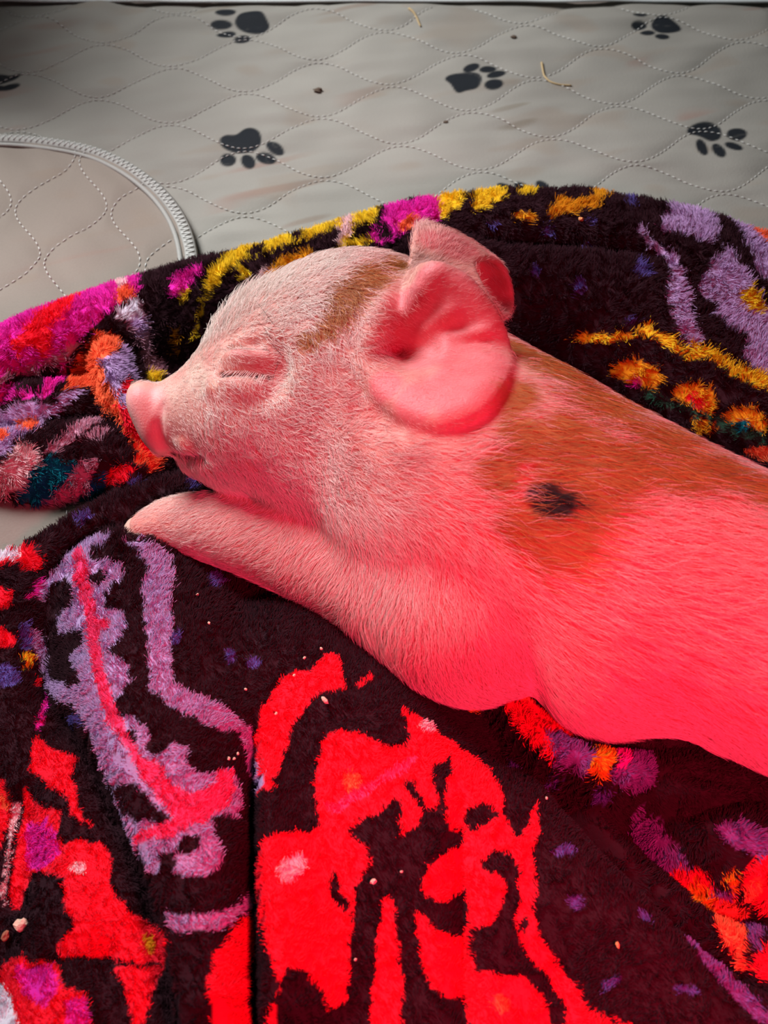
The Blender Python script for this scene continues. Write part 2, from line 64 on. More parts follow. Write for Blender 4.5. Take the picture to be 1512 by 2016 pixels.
HAIR = [[-0.08069, 0.01112, 0.07567, 1.0, -0.04145, -0.02796, 0.0016, 0.3, 0.55, 1.0, 1.0], [-0.06985, 0.01638, 0.08718, 1.0, 0.20726, 0.1398, 0.0026, 0.4, 0.7, 1.0, 1.0], [-0.0706, 0.00612, 0.08171, 0.9, -0.16581, -0.11184, 0.0022, 0.3, 0.6, 1.0, 1.0], [-0.07509, 0.0006, 0.06712, 0.8, -0.41452, -0.2796, 0.002, 0.4, 0.6, 1.0, 1.0], [-0.08336, 0.0183, 0.07616, 1.0, 0.16581, 0.11184, 0.0012, 0.3, 0.5, 1.0, 1.0], [-0.08958, 0.0112, 0.06944, 0.6, -0.0829, -0.05592, 0.0006, 0.3, 0.24, 1.0, 1.0], [-0.06373, 0.03748, 0.08959, 0.15, 0.82904, 0.55919, 0.008, 1.1, 1.3, 1.0, 1.0], [-0.0568, 0.05034, 0.09029, 0.35, 0.74613, 0.50327, 0.008, 1.0, 1.3, 1.0, 1.0], [-0.03947, 0.04604, 0.10525, 0.85, 0.33162, 0.22368, 0.006, 0.5, 1.2, 1.0, 1.0], [-0.02192, 0.04662, 0.11241, 0.95, 0.16581, 0.11184, 0.006, 0.4, 1.2, 1.0, 1.0], [-0.00305, 0.05262, 0.11187, 0.9, 0.24871, 0.16776, 0.006, 0.5, 1.2, 1.0, 0.55], [-0.0288, 0.02903, 0.11165, 0.95, -0.12436, -0.08388, 0.006, 0.35, 1.3, 1.0, 1.0], [-0.01207, 0.02782, 0.11541, 0.45, -0.70468, -0.47531, 0.006, 0.35, 1.3, 1.0, 0.55], [-0.01191, 0.01373, 0.11194, 0.3, -0.78759, -0.53123, 0.005, 0.35, 1.1, 1.0, 0.55], [-0.02099, 0.01142, 0.10918, 0.7, -0.58033, -0.39144, 0.005, 0.35, 1.1, 1.0, 1.0], [-0.03615, 0.02263, 0.10781, 0.9, -0.0829, -0.05592, 0.0045, 0.35, 1.2, 1.0, 1.0], [-0.04731, 0.01324, 0.10051, 1.0, 0.16581, 0.11184, 0.0018, 0.25, 0.5, 1.0, 1.0], [-0.05707, 0.01336, 0.09625, 0.3, -0.74613, -0.50327, 0.002, 0.3, 0.7, 1.0, 1.0], [-0.04731, 0.00251, 0.09328, 0.75, -0.53887, -0.36348, 0.004, 0.35, 1.1, 1.0, 1.0], [-0.0632, 5e-05, 0.08317, 0.1, -0.82904, -0.55919, 0.005, 0.4, 1.3, 1.0, 1.0], [-0.06718, -0.00472, 0.0645, 0.05, -0.82904, -0.55919, 0.005, 0.45, 1.3, 1.0, 1.0], [-0.0627, -0.00753, 0.05174, 0.35, -0.78759, -0.53123, 0.005, 0.45, 1.3, 1.0, 1.0], [-0.04767, -0.00866, 0.08212, 0.7, -0.62178, -0.41939, 0.006, 0.35, 1.2, 1.0, 1.0], [-0.03667, -0.0184, 0.07338, 0.85, -0.45597, -0.30756, 0.007, 0.4, 1.2, 1.0, 1.0], [-0.02836, -0.00542, 0.09565, 0.95, -0.29016, -0.19572, 0.006, 0.35, 1.1, 1.0, 1.0], [-0.01362, -0.00591, 0.10184, 1.0, -0.12436, -0.08388, 0.005, 0.3, 1.0, 1.0, 0.55], [-0.01728, -0.02278, 0.08853, 0.95, -0.24871, -0.16776, 0.007, 0.35, 1.2, 1.0, 0.55], [-0.00638, -0.01758, 0.09928, 1.0, -0.04145, -0.02796, 0.004, 0.3, 0.8, 1.0, 0.55], [0.00756, -0.03313, 0.1023, 1.0, -0.04145, -0.02796, 0.008, 0.3, 1.1, 0.45, 0.2], [0.0007, -0.0449, 0.08906, 0.95, -0.24871, -0.16776, 0.008, 0.3, 1.1, 0.45, 0.55], [0.03264, -0.03492, 0.11027, 1.0, 0.0829, 0.05592, 0.011, 0.3, 0.36, 0.45, 0.2], [0.06093, -0.00436, 0.10819, 0.9, -0.37307, -0.25164, 0.011, 0.25, 0.36, 0.45, 0.2], [0.08568, -0.02102, 0.10637, 0.9, -0.37307, -0.25164, 0.012, 0.25, 0.36, 0.45, 0.2], [0.11478, -0.04954, 0.10765, 0.9, -0.33162, -0.22368, 0.012, 0.25, 0.36, 0.45, 0.2], [0.05467, -0.06927, 0.09869, 1.0, -0.12436, -0.08388, 0.009, 0.22, 0.12, 0.45, 0.2], [0.04045, -0.05458, 0.10329, 1.0, -0.0829, -0.05592, 0.011, 0.25, 0.36, 0.45, 0.2], [0.07217, -0.0584, 0.10891, 0.97, -0.20726, -0.1398, 0.012, 0.25, 0.36, 0.45, 0.2], [0.09425, -0.08275, 0.10239, 0.97, -0.20726, -0.1398, 0.012, 0.22, 0.36, 0.45, 0.2], [0.06475, -0.09033, 0.08279, 0.95, -0.24871, -0.16776, 0.011, 0.22, 0.36, 0.45, 0.2], [0.10517, -0.11166, 0.07106, 0.97, -0.18239, -0.12302, 0.011, 0.25, 0.36, 0.45, 0.2], [0.06061, -0.10062, 0.04568, 0.9, -0.33162, -0.22368, 0.008, 0.25, 1.1, 0.45, 0.2], [0.01789, -0.06569, 0.07986, 0.2, -0.82904, -0.55919, 0.007, 0.25, 1.1, 0.45, 0.2], [0.0343, -0.06849, 0.08787, 0.7, -0.58033, -0.39144, 0.007, 0.25, 1.1, 0.45, 0.2], [0.02463, -0.08373, 0.07011, 0.15, -0.82904, -0.55919, 0.007, 0.25, 1.1, 0.45, 0.2], [0.04195, -0.08717, 0.06561, 0.6, -0.66323, -0.44735, 0.007, 0.25, 1.1, 0.45, 0.2], [0.00773, -0.08355, 0.0584, -0.4, -0.74613, -0.50327, 0.007, 0.3, 1.1, 0.45, 0.2], [0.00071, -0.06367, 0.06602, -0.35, -0.78759, -0.53123, 0.0065, 0.25, 1.1, 0.45, 0.55], [-0.01995, -0.04195, 0.0546, -0.75, -0.49742, -0.33552, 0.006, 0.25, 1.1, 0.35, 0.55], [-0.02003, -0.05677, 0.04267, -0.8, -0.41452, -0.2796, 0.006, 0.3, 1.1, 0.35, 0.55], [-0.05068, -0.0196, 0.04481, -0.95, -0.16581, -0.11184, 0.006, 0.22, 1.2, 0.35, 0.55], [-0.05046, -0.0353, 0.03639, -0.95, -0.24871, -0.16776, 0.006, 0.25, 1.2, 0.35, 0.55], [-0.07199, -0.01125, 0.03957, -0.95, -0.20726, -0.1398, 0.005, 0.2, 1.3, 0.35, 0.8], [-0.07189, -0.02498, 0.03104, -1.0, -0.12436, -0.08388, 0.005, 0.25, 1.3, 0.35, 0.8], [-0.09183, -0.01369, 0.02852, -1.0, -0.12436, -0.08388, 0.0025, 0.2, 1.2, 0.35, 0.8], [0.01884, 0.01634, 0.11178, 0.75, -0.16581, -0.11184, 0.0014, 0.4, 0.34, 0.45, 0.2], [0.03044, -0.00305, 0.11463, 0.8, -0.0829, -0.05592, 0.0011, 0.4, 0.34, 0.45, 0.2], [0.01769, -0.02119, 0.1147, 0.7, -0.16581, -0.11184, 0.0007, 0.35, 0.24, 0.45, 0.2], [0.00417, -0.01344, 0.11076, 0.6, -0.24871, -0.16776, 0.0008, 0.35, 0.24, 0.45, 0.2], [0.00798, 0.02414, 0.11655, 0.6, -0.49742, -0.33552, 0.0022, 0.5, 0.3, 0.45, 0.2], [0.02461, -0.01592, 0.11633, 0.7, -0.16581, -0.11184, 0.0008, 0.3, 0.24, 0.45, 0.2], [0.03115, 0.01312, 0.11516, 0.7, -0.16581, -0.11184, 0.0011, 0.4, 0.34, 0.45, 0.2], [0.03515, -0.00967, 0.11692, 0.7, -0.16581, -0.11184, 0.001, 0.4, 0.34, 0.45, 0.2], [0.02571, 0.01982, 0.12088, 0.7, -0.16581, -0.11184, 0.0011, 0.4, 0.34, 0.45, 0.2], [0.01147, 0.003, 0.10785, 0.7, -0.16581, -0.11184, 0.0014, 0.4, 0.34, 0.45, 0.2], [0.01172, 0.01776, 0.10767, 0.7, -0.16581, -0.11184, 0.0016, 0.4, 0.34, 0.45, 0.2], [0.00757, -0.02006, 0.11064, 0.7, -0.16581, -0.11184, 0.0007, 0.3, 0.24, 0.45, 0.2], [0.02767, -0.02312, 0.11702, 0.7, -0.16581, -0.11184, 0.0007, 0.3, 0.24, 0.45, 0.2], [-0.00105, -0.0082, 0.10995, 0.7, -0.16581, -0.11184, 0.001, 0.3, 0.2, 1.0, 0.55], [-0.00287, 0.01559, 0.11513, 0.9, -0.24871, -0.16776, 0.0045, 0.5, 0.7, 1.0, 0.55], [-0.00554, 0.00664, 0.11175, 0.9, -0.16581, -0.11184, 0.0045, 0.5, 0.7, 1.0, 0.55], [0.01672, 0.02914, 0.12886, 0.5, 0.58033, 0.39144, 0.0015, 0.4, 0.5, 0.45, 0.2], [0.04074, 0.00554, 0.11294, 0.6, -0.0829, -0.05592, 0.002, 0.5, 0.6, 0.45, 0.2], [0.03275, 0.02191, 0.12374, 0.6, 0.41452, 0.2796, 0.002, 0.5, 0.6, 0.45, 0.2], [0.02385, 0.05997, 0.11272, 0.5, 0.62178, 0.41939, 0.003, 0.5, 0.8, 0.45, 0.2], [0.03573, 0.05806, 0.10684, 0.6, 0.49742, 0.33552, 0.0025, 0.5, 0.7, 0.45, 0.2], [0.01614, 0.0627, 0.11528, -0.2, 0.74613, 0.50327, 0.0035, 0.6, 0.9, 0.45, 0.2], [0.04119, 0.06207, 0.08976, 0.5, -0.41452, -0.2796, 0.003, 0.5, 0.7, 0.45, 0.2], [0.04714, 0.05966, 0.08934, 0.5, -0.33162, -0.22368, 0.0012, 0.4, 0.4, 0.45, 0.2], [0.25, -0.06, 0.1, 0.85, -0.35, -0.2, 0.01, 0.3, 1.0, 0.4, 0.2], [0.3, -0.08, 0.11, 0.85, -0.35, -0.2, 0.01, 0.3, 1.0, 0.4, 0.2], [0.34, -0.1, 0.06, 0.85, -0.35, -0.2, 0.01, 0.3, 1.0, 0.4, 0.2]]
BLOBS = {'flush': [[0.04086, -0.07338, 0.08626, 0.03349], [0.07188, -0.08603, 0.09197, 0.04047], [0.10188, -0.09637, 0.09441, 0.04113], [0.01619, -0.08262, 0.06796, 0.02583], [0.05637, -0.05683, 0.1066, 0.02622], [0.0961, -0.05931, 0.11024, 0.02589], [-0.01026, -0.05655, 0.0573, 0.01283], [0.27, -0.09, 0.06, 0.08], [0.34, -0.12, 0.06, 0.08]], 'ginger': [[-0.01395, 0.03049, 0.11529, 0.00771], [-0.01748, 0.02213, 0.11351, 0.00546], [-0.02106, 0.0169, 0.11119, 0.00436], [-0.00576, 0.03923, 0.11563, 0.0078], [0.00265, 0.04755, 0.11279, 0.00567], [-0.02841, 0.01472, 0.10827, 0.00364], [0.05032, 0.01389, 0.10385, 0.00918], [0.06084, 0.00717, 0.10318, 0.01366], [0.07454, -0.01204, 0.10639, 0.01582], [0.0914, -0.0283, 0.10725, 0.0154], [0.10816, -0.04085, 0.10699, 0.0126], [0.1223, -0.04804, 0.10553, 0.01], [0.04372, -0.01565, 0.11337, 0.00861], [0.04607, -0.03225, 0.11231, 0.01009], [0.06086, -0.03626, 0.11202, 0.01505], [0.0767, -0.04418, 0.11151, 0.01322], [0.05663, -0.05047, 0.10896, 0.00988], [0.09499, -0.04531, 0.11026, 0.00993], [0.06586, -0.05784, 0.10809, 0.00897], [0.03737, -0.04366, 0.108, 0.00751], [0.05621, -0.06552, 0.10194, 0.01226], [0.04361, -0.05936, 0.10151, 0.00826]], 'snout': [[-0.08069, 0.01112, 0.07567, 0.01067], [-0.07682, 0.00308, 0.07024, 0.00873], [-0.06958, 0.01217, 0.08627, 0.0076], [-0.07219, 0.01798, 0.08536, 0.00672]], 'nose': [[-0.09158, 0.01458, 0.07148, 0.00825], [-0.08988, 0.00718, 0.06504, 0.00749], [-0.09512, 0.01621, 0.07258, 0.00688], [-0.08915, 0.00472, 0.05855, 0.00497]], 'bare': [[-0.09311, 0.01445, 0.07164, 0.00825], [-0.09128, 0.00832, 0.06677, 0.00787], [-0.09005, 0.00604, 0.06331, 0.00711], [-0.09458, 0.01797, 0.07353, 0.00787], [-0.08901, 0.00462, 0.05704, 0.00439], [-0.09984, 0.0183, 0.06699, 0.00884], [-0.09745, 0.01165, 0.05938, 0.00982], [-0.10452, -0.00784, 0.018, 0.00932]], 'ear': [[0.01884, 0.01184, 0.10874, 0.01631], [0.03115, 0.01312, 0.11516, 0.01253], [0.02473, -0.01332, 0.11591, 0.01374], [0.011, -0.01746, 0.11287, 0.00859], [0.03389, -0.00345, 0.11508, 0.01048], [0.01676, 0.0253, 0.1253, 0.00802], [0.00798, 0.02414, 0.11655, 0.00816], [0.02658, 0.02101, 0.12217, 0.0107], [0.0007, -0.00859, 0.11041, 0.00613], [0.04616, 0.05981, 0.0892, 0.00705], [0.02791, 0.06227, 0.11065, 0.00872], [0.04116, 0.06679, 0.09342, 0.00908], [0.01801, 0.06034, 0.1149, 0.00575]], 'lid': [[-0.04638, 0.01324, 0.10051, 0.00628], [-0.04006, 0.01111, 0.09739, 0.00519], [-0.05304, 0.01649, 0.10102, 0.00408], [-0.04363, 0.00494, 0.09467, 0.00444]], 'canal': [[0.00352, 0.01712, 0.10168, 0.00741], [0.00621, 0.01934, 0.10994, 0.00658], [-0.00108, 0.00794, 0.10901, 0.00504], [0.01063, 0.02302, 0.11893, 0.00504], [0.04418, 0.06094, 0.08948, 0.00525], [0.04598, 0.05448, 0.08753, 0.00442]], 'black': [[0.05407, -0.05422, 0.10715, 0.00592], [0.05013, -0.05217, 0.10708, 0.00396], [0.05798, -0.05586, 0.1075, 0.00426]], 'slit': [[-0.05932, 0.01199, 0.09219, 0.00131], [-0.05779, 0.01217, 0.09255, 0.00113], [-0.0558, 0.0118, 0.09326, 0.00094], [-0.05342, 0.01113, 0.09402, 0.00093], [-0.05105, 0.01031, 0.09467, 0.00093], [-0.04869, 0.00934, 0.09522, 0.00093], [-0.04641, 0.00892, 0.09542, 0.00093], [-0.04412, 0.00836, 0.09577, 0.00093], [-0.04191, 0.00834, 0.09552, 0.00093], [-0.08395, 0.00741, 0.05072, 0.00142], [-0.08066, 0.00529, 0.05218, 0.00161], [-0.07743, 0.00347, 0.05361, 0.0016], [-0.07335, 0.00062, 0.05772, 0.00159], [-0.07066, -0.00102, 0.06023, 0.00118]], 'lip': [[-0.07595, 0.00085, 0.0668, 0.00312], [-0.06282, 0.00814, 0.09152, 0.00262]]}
LASH = {'roots': [[-0.05796, 0.01248, 0.09445], [-0.0572, 0.0124, 0.09463], [-0.05633, 0.01178, 0.09542], [-0.05558, 0.01168, 0.0956], [-0.05479, 0.01145, 0.09592], [-0.05407, 0.01147, 0.09594], [-0.05334, 0.01148, 0.09594], [-0.05259, 0.01134, 0.09609], [-0.05181, 0.01105, 0.09638], [-0.05103, 0.01074, 0.09666], [-0.05028, 0.01055, 0.09677], [-0.04954, 0.01034, 0.09687], [-0.04881, 0.01025, 0.0968], [-0.04809, 0.01014, 0.09673], [-0.04737, 0.01001, 0.09664], [-0.04664, 0.00986, 0.09654], [-0.0459, 0.00957, 0.09659], [-0.04517, 0.00941, 0.09648], [-0.04445, 0.00923, 0.09636], [-0.04373, 0.00904, 0.09623], [-0.043, 0.00886, 0.09611]], 'tips': [[-0.06304, 0.00739, 0.0927], [-0.06216, 0.00695, 0.09289], [-0.06221, 0.00765, 0.09312], [-0.06089, 0.00645, 0.09352], [-0.06048, 0.00651, 0.0938], [-0.05776, 0.00402, 0.09429], [-0.05856, 0.00508, 0.09452], [-0.05728, 0.0042, 0.09465], [-0.05581, 0.00352, 0.09492], [-0.05564, 0.00394, 0.0952], [-0.05479, 0.00371, 0.09553], [-0.0537, 0.00342, 0.09557], [-0.05271, 0.00318, 0.09565], [-0.05232, 0.0034, 0.09581], [-0.05128, 0.00309, 0.09584], [-0.04914, 0.00238, 0.09536], [-0.04977, 0.00301, 0.09579], [-0.04725, 0.00213, 0.09519], [-0.04689, 0.0022, 0.09523], [-0.04583, 0.00201, 0.09511], [-0.04505, 0.00204, 0.09489]]}
BRISTLE = {'roots': [[-0.04091, 0.01939, 0.10381], [-0.04188, 0.01629, 0.10124], [-0.03849, 0.0125, 0.09941], [-0.03713, 0.01393, 0.1011], [-0.04003, 0.02397, 0.10642], [-0.04073, 0.02215, 0.10568], [-0.03775, 0.0125, 0.09941]], 'tips': [[-0.04694, 0.02412, 0.11147], [-0.0558, 0.01406, 0.1042], [-0.04051, 0.00271, 0.09727], [-0.04319, 0.01749, 0.10796], [-0.04663, 0.02897, 0.11426], [-0.04694, 0.0223, 0.11024], [-0.03959, 0.00651, 0.09983]]}
CLAWS = [[[-0.09535, -0.00874, 0.019], [-0.01335, 0.00092, -0.0018], 0.01351, 0.00781, 0.00781], [[-0.09544, -0.00156, 0.0185], [-0.01043, 0.00185, -0.002], 0.01078, 0.00362, 0.0032]]
LONG = [[0.05365, -0.10622, 0.01059], [0.06828, -0.11746, 0.0104], [0.08488, -0.12145, 0.00859], [0.10242, -0.14899, 0.01963], [0.11166, -0.17023, 0.0185], [0.12069, -0.15021, 0.01834], [0.12712, -0.13352, 0.01367], [-0.13029, -0.03868, 0.01229], [-0.136, -0.06251, 0.01207]]
CRUMBS = [[-0.12096, -0.16578, 0.00221, 'pale', [1, 1, 0.8], 'large pale popcorn-like crumb at lower left of blanket', None], [-0.12714, -0.16812, 0.00137, 'brown', [1.3, 0.9, 0.6], 'reddish brown crumb beside the large pale crumb', None], [-0.04369, -0.13574, 0.00154, 'orange', [0.7, 1.2, 0.7], 'orange crumb stuck on the seam beside the lilac band', None], [-0.02061, -0.09696, 0.00142, 'pale', [0.55, 1.2, 0.6], 'long pale seed-shaped crumb on the red petal tip', None], [-0.00337, -0.1594, 0.00096, 'pale', [0.8, 1.1, 0.7], 'pale crumb at centre of the red flower print', None], [0.07171, -0.1775, 0.00094, 'orange', [0.6, 1.1, 0.6], 'small orange crumb on plain maroon fleece at lower right', None], [0.09409, 0.15128, 0.00122, 'orange', [0.8, 1, 0.8], 'tiny orange crumb on the upper fold behind the ear', None], [-0.03196, -0.08618, 0.00058, 'pale', [0.8, 1, 0.7], 'tiny pale crumb on the upper red petal print', 'fine crumbs on the front of the blanket'], [-0.02288, -0.07399, 0.0006, 'pale', [0.8, 1, 0.7], 'tiny pale crumb at the tip of the upper red petal', 'fine crumbs on the front of the blanket'], [-0.00865, -0.18224, 0.00049, 'pale', [0.8, 1, 0.7], 'tiny pale crumb between the red leaf prints near the bottom edge', 'fine crumbs on the front of the blanket'], [-0.05179, -0.11931, 0.00055, 'pale', [0.8, 1, 0.7], 'leftmost of the three tiny crumbs together on black fleece beside the seam', 'fine crumbs on the front of the blanket'], [-0.0502, -0.11898, 0.00055, 'pale', [0.8, 1, 0.7], 'middle of the three tiny crumbs inside the lilac band', 'fine crumbs on the front of the blanket'], [-0.04935, -0.1166, 0.00055, 'pale', [0.8, 1, 0.7], 'rightmost of the three tiny crumbs inside the lilac band', 'fine crumbs on the front of the blanket'], [-0.04862, -0.0922, 0.00057, 'pale', [0.8, 1, 0.7], 'lone tiny crumb on black fleece right of the lilac stripe', 'fine crumbs on the front of the blanket'], [-0.02871, -0.07861, 0.00059, 'pale', [0.8, 1, 0.7], 'tiny pale crumb just above the upper red petal', 'fine crumbs on the front of the blanket'], [-0.06473, -0.0636, 0.0006, 'pale', [0.8, 1, 0.7], 'tiny pale crumb on black fleece midway below the foreleg', 'fine crumbs on the front of the blanket'], [-0.07157, -0.04754, 0.00063, 'pale', [0.8, 1, 0.7], 'tiny pale crumb on black fleece closest under the foreleg', 'fine crumbs on the front of the blanket'], [0.05513, -0.12858, 0.00055, 'pale', [0.8, 1, 0.7], 'tiny pale crumb on plain maroon fleece below the belly', 'fine crumbs on the front of the blanket'], [0.00548, -0.15631, 0.00052, 'pale', [0.8, 1, 0.7], 'tiny pale crumb right of the middle of the red flower', 'fine crumbs on the front of the blanket'], [-0.03755, -0.10058, 0.00057, 'pale', [0.8, 1, 0.7], 'tiny pale crumb low on the upper red petal print', 'fine crumbs on the front of the blanket']]
STRAWS = [[[[0.09651, 0.34402], [0.09734, 0.33161], [0.1023, 0.325], [0.11277, 0.32248]], 0.0007, 'curved thin straw lying on the grey pad'], [[[0.01595, 0.39756], [0.02009, 0.39188], [0.02314, 0.38233]], 0.0009, 'short straw bit near the far edge of the pad']]
SPECKS = [[-0.03983, 0.31646, 0.0022, 'dark speck of dirt on the pad above middle print'], [0.08072, 0.36856, 0.0016, 'dark speck of dirt near the far upper print'], [0.0362, 0.28874, 0.0013, 'tiny dark speck between two paw prints']]
TOCAM = [-0.0, -0.55919, 0.82904]
PAWS = [[[[-944,3864],[-920,3935],[-857,3963],[-791,3963],[-746,3892],[-728,3836],[-764,3785],[-827,3774],[-893,3799]],[[-946,3963],[-957,3941],[-989,3928],[-1029,3928],[-1063,3941],[-1077,3963],[-1067,3985],[-1035,3999],[-994,3999],[-961,3985]],[[-964,3855],[-975,3836],[-1008,3823],[-1050,3823],[-1085,3836],[-1100,3855],[-1089,3875],[-1056,3888],[-1014,3888],[-979,3875]],[[-935,3772],[-943,3748],[-971,3729],[-1007,3724],[-1038,3733],[-1052,3754],[-1044,3779],[-1017,3797],[-980,3803],[-949,3793]],[[-840,3723],[-846,3697],[-869,3676],[-899,3668],[-927,3677],[-940,3699],[-934,3725],[-912,3746],[-881,3754],[-853,3745]]],[[[-943,2715],[-922,2646],[-871,2607],[-805,2596],[-734,2623],[-706,2692],[-722,2773],[-762,2815],[-806,2808],[-853,2754],[-912,2750]],[[-838,2533],[-844,2500],[-864,2480],[-892,2480],[-916,2500],[-927,2533],[-921,2566],[-901,2586],[-873,2586],[-849,2566]],[[-735,2464],[-756,2454],[-781,2467],[-801,2499],[-808,2539],[-800,2570],[-779,2581],[-753,2568],[-733,2535],[-726,2495]],[[-611,2525],[-625,2499],[-656,2492],[-691,2506],[-718,2537],[-726,2572],[-711,2598],[-681,2605],[-645,2591],[-618,2560]],[[-571,2594],[-588,2579],[-617,2586],[-649,2611],[-670,2645],[-674,2675],[-658,2690],[-628,2684],[-596,2658],[-575,2624]]],[[[-2421,3312],[-2332,3333],[-2268,3322],[-2210,3343],[-2228,3292],[-2315,3246],[-2408,3248]],[[-2193,3233],[-2197,3211],[-2219,3188],[-2252,3172],[-2282,3170],[-2298,3182],[-2295,3204],[-2272,3228],[-2239,3243],[-2209,3246]],[[-2267,3198],[-2272,3180],[-2293,3169],[-2321,3169],[-2346,3180],[-2359,3198],[-2354,3215],[-2333,3226],[-2304,3226],[-2279,3215]]],[[[371,3286],[398,3325],[469,3343],[562,3343],[590,3286],[563,3205],[493,3175],[438,3155],[403,3235]],[[583,3422],[577,3396],[554,3370],[523,3354],[496,3353],[483,3368],[490,3394],[513,3420],[544,3436],[571,3437]],[[686,3396],[676,3374],[651,3356],[619,3349],[593,3355],[582,3373],[592,3395],[617,3413],[649,3420],[675,3414]],[[741,3358],[732,3333],[704,3307],[668,3292],[637,3292],[624,3307],[633,3333],[661,3358],[697,3374],[728,3374]],[[717,3242],[706,3216],[678,3195],[644,3189],[616,3200],[606,3223],[616,3250],[644,3271],[678,3277],[706,3266]]],[[[1693,3836],[1726,3892],[1777,3912],[1821,3878],[1873,3794],[1802,3752],[1729,3747],[1696,3794]],[[1674,3918],[1663,3903],[1639,3893],[1611,3893],[1590,3903],[1583,3918],[1593,3933],[1617,3942],[1646,3942],[1667,3933]],[[1660,3827],[1648,3808],[1622,3795],[1592,3795],[1570,3808],[1563,3827],[1575,3847],[1601,3859],[1631,3859],[1653,3847]],[[1698,3741],[1686,3720],[1662,3707],[1635,3707],[1614,3720],[1608,3741],[1619,3762],[1644,3775],[1672,3775],[1692,3762]],[[1782,3694],[1771,3675],[1747,3663],[1719,3663],[1699,3675],[1693,3694],[1704,3714],[1728,3726],[1756,3726],[1777,3714]]],[[[1757,2785],[1793,2843],[1881,2879],[1949,2843],[1941,2738],[1881,2703],[1815,2750]],[[2092,2754],[2075,2725],[2043,2710],[2010,2715],[1987,2737],[1983,2769],[2001,2798],[2033,2812],[2066,2808],[2089,2785]],[[1834,2585],[1816,2586],[1800,2611],[1791,2651],[1794,2691],[1807,2716],[1825,2716],[1841,2690],[1849,2650],[1846,2610]],[[1932,2561],[1912,2555],[1892,2572],[1878,2606],[1876,2644],[1887,2672],[1906,2679],[1927,2661],[1941,2626],[1942,2588]],[[2046,2627],[2030,2614],[2003,2616],[1975,2632],[1957,2655],[1955,2678],[1971,2691],[1998,2690],[2026,2674],[2044,2650]]],[[[658,2155],[718,2218],[831,2228],[883,2176],[820,2093],[710,2093]],[[731,2244],[714,2231],[684,2237],[652,2260],[631,2292],[629,2319],[646,2333],[677,2326],[708,2303],[729,2271]],[[806,2265],[790,2253],[764,2260],[739,2283],[725,2314],[726,2341],[743,2353],[768,2346],[793,2323],[808,2292]],[[908,2249],[890,2242],[868,2256],[850,2287],[843,2322],[850,2349],[868,2356],[890,2342],[908,2311],[915,2275]]]]
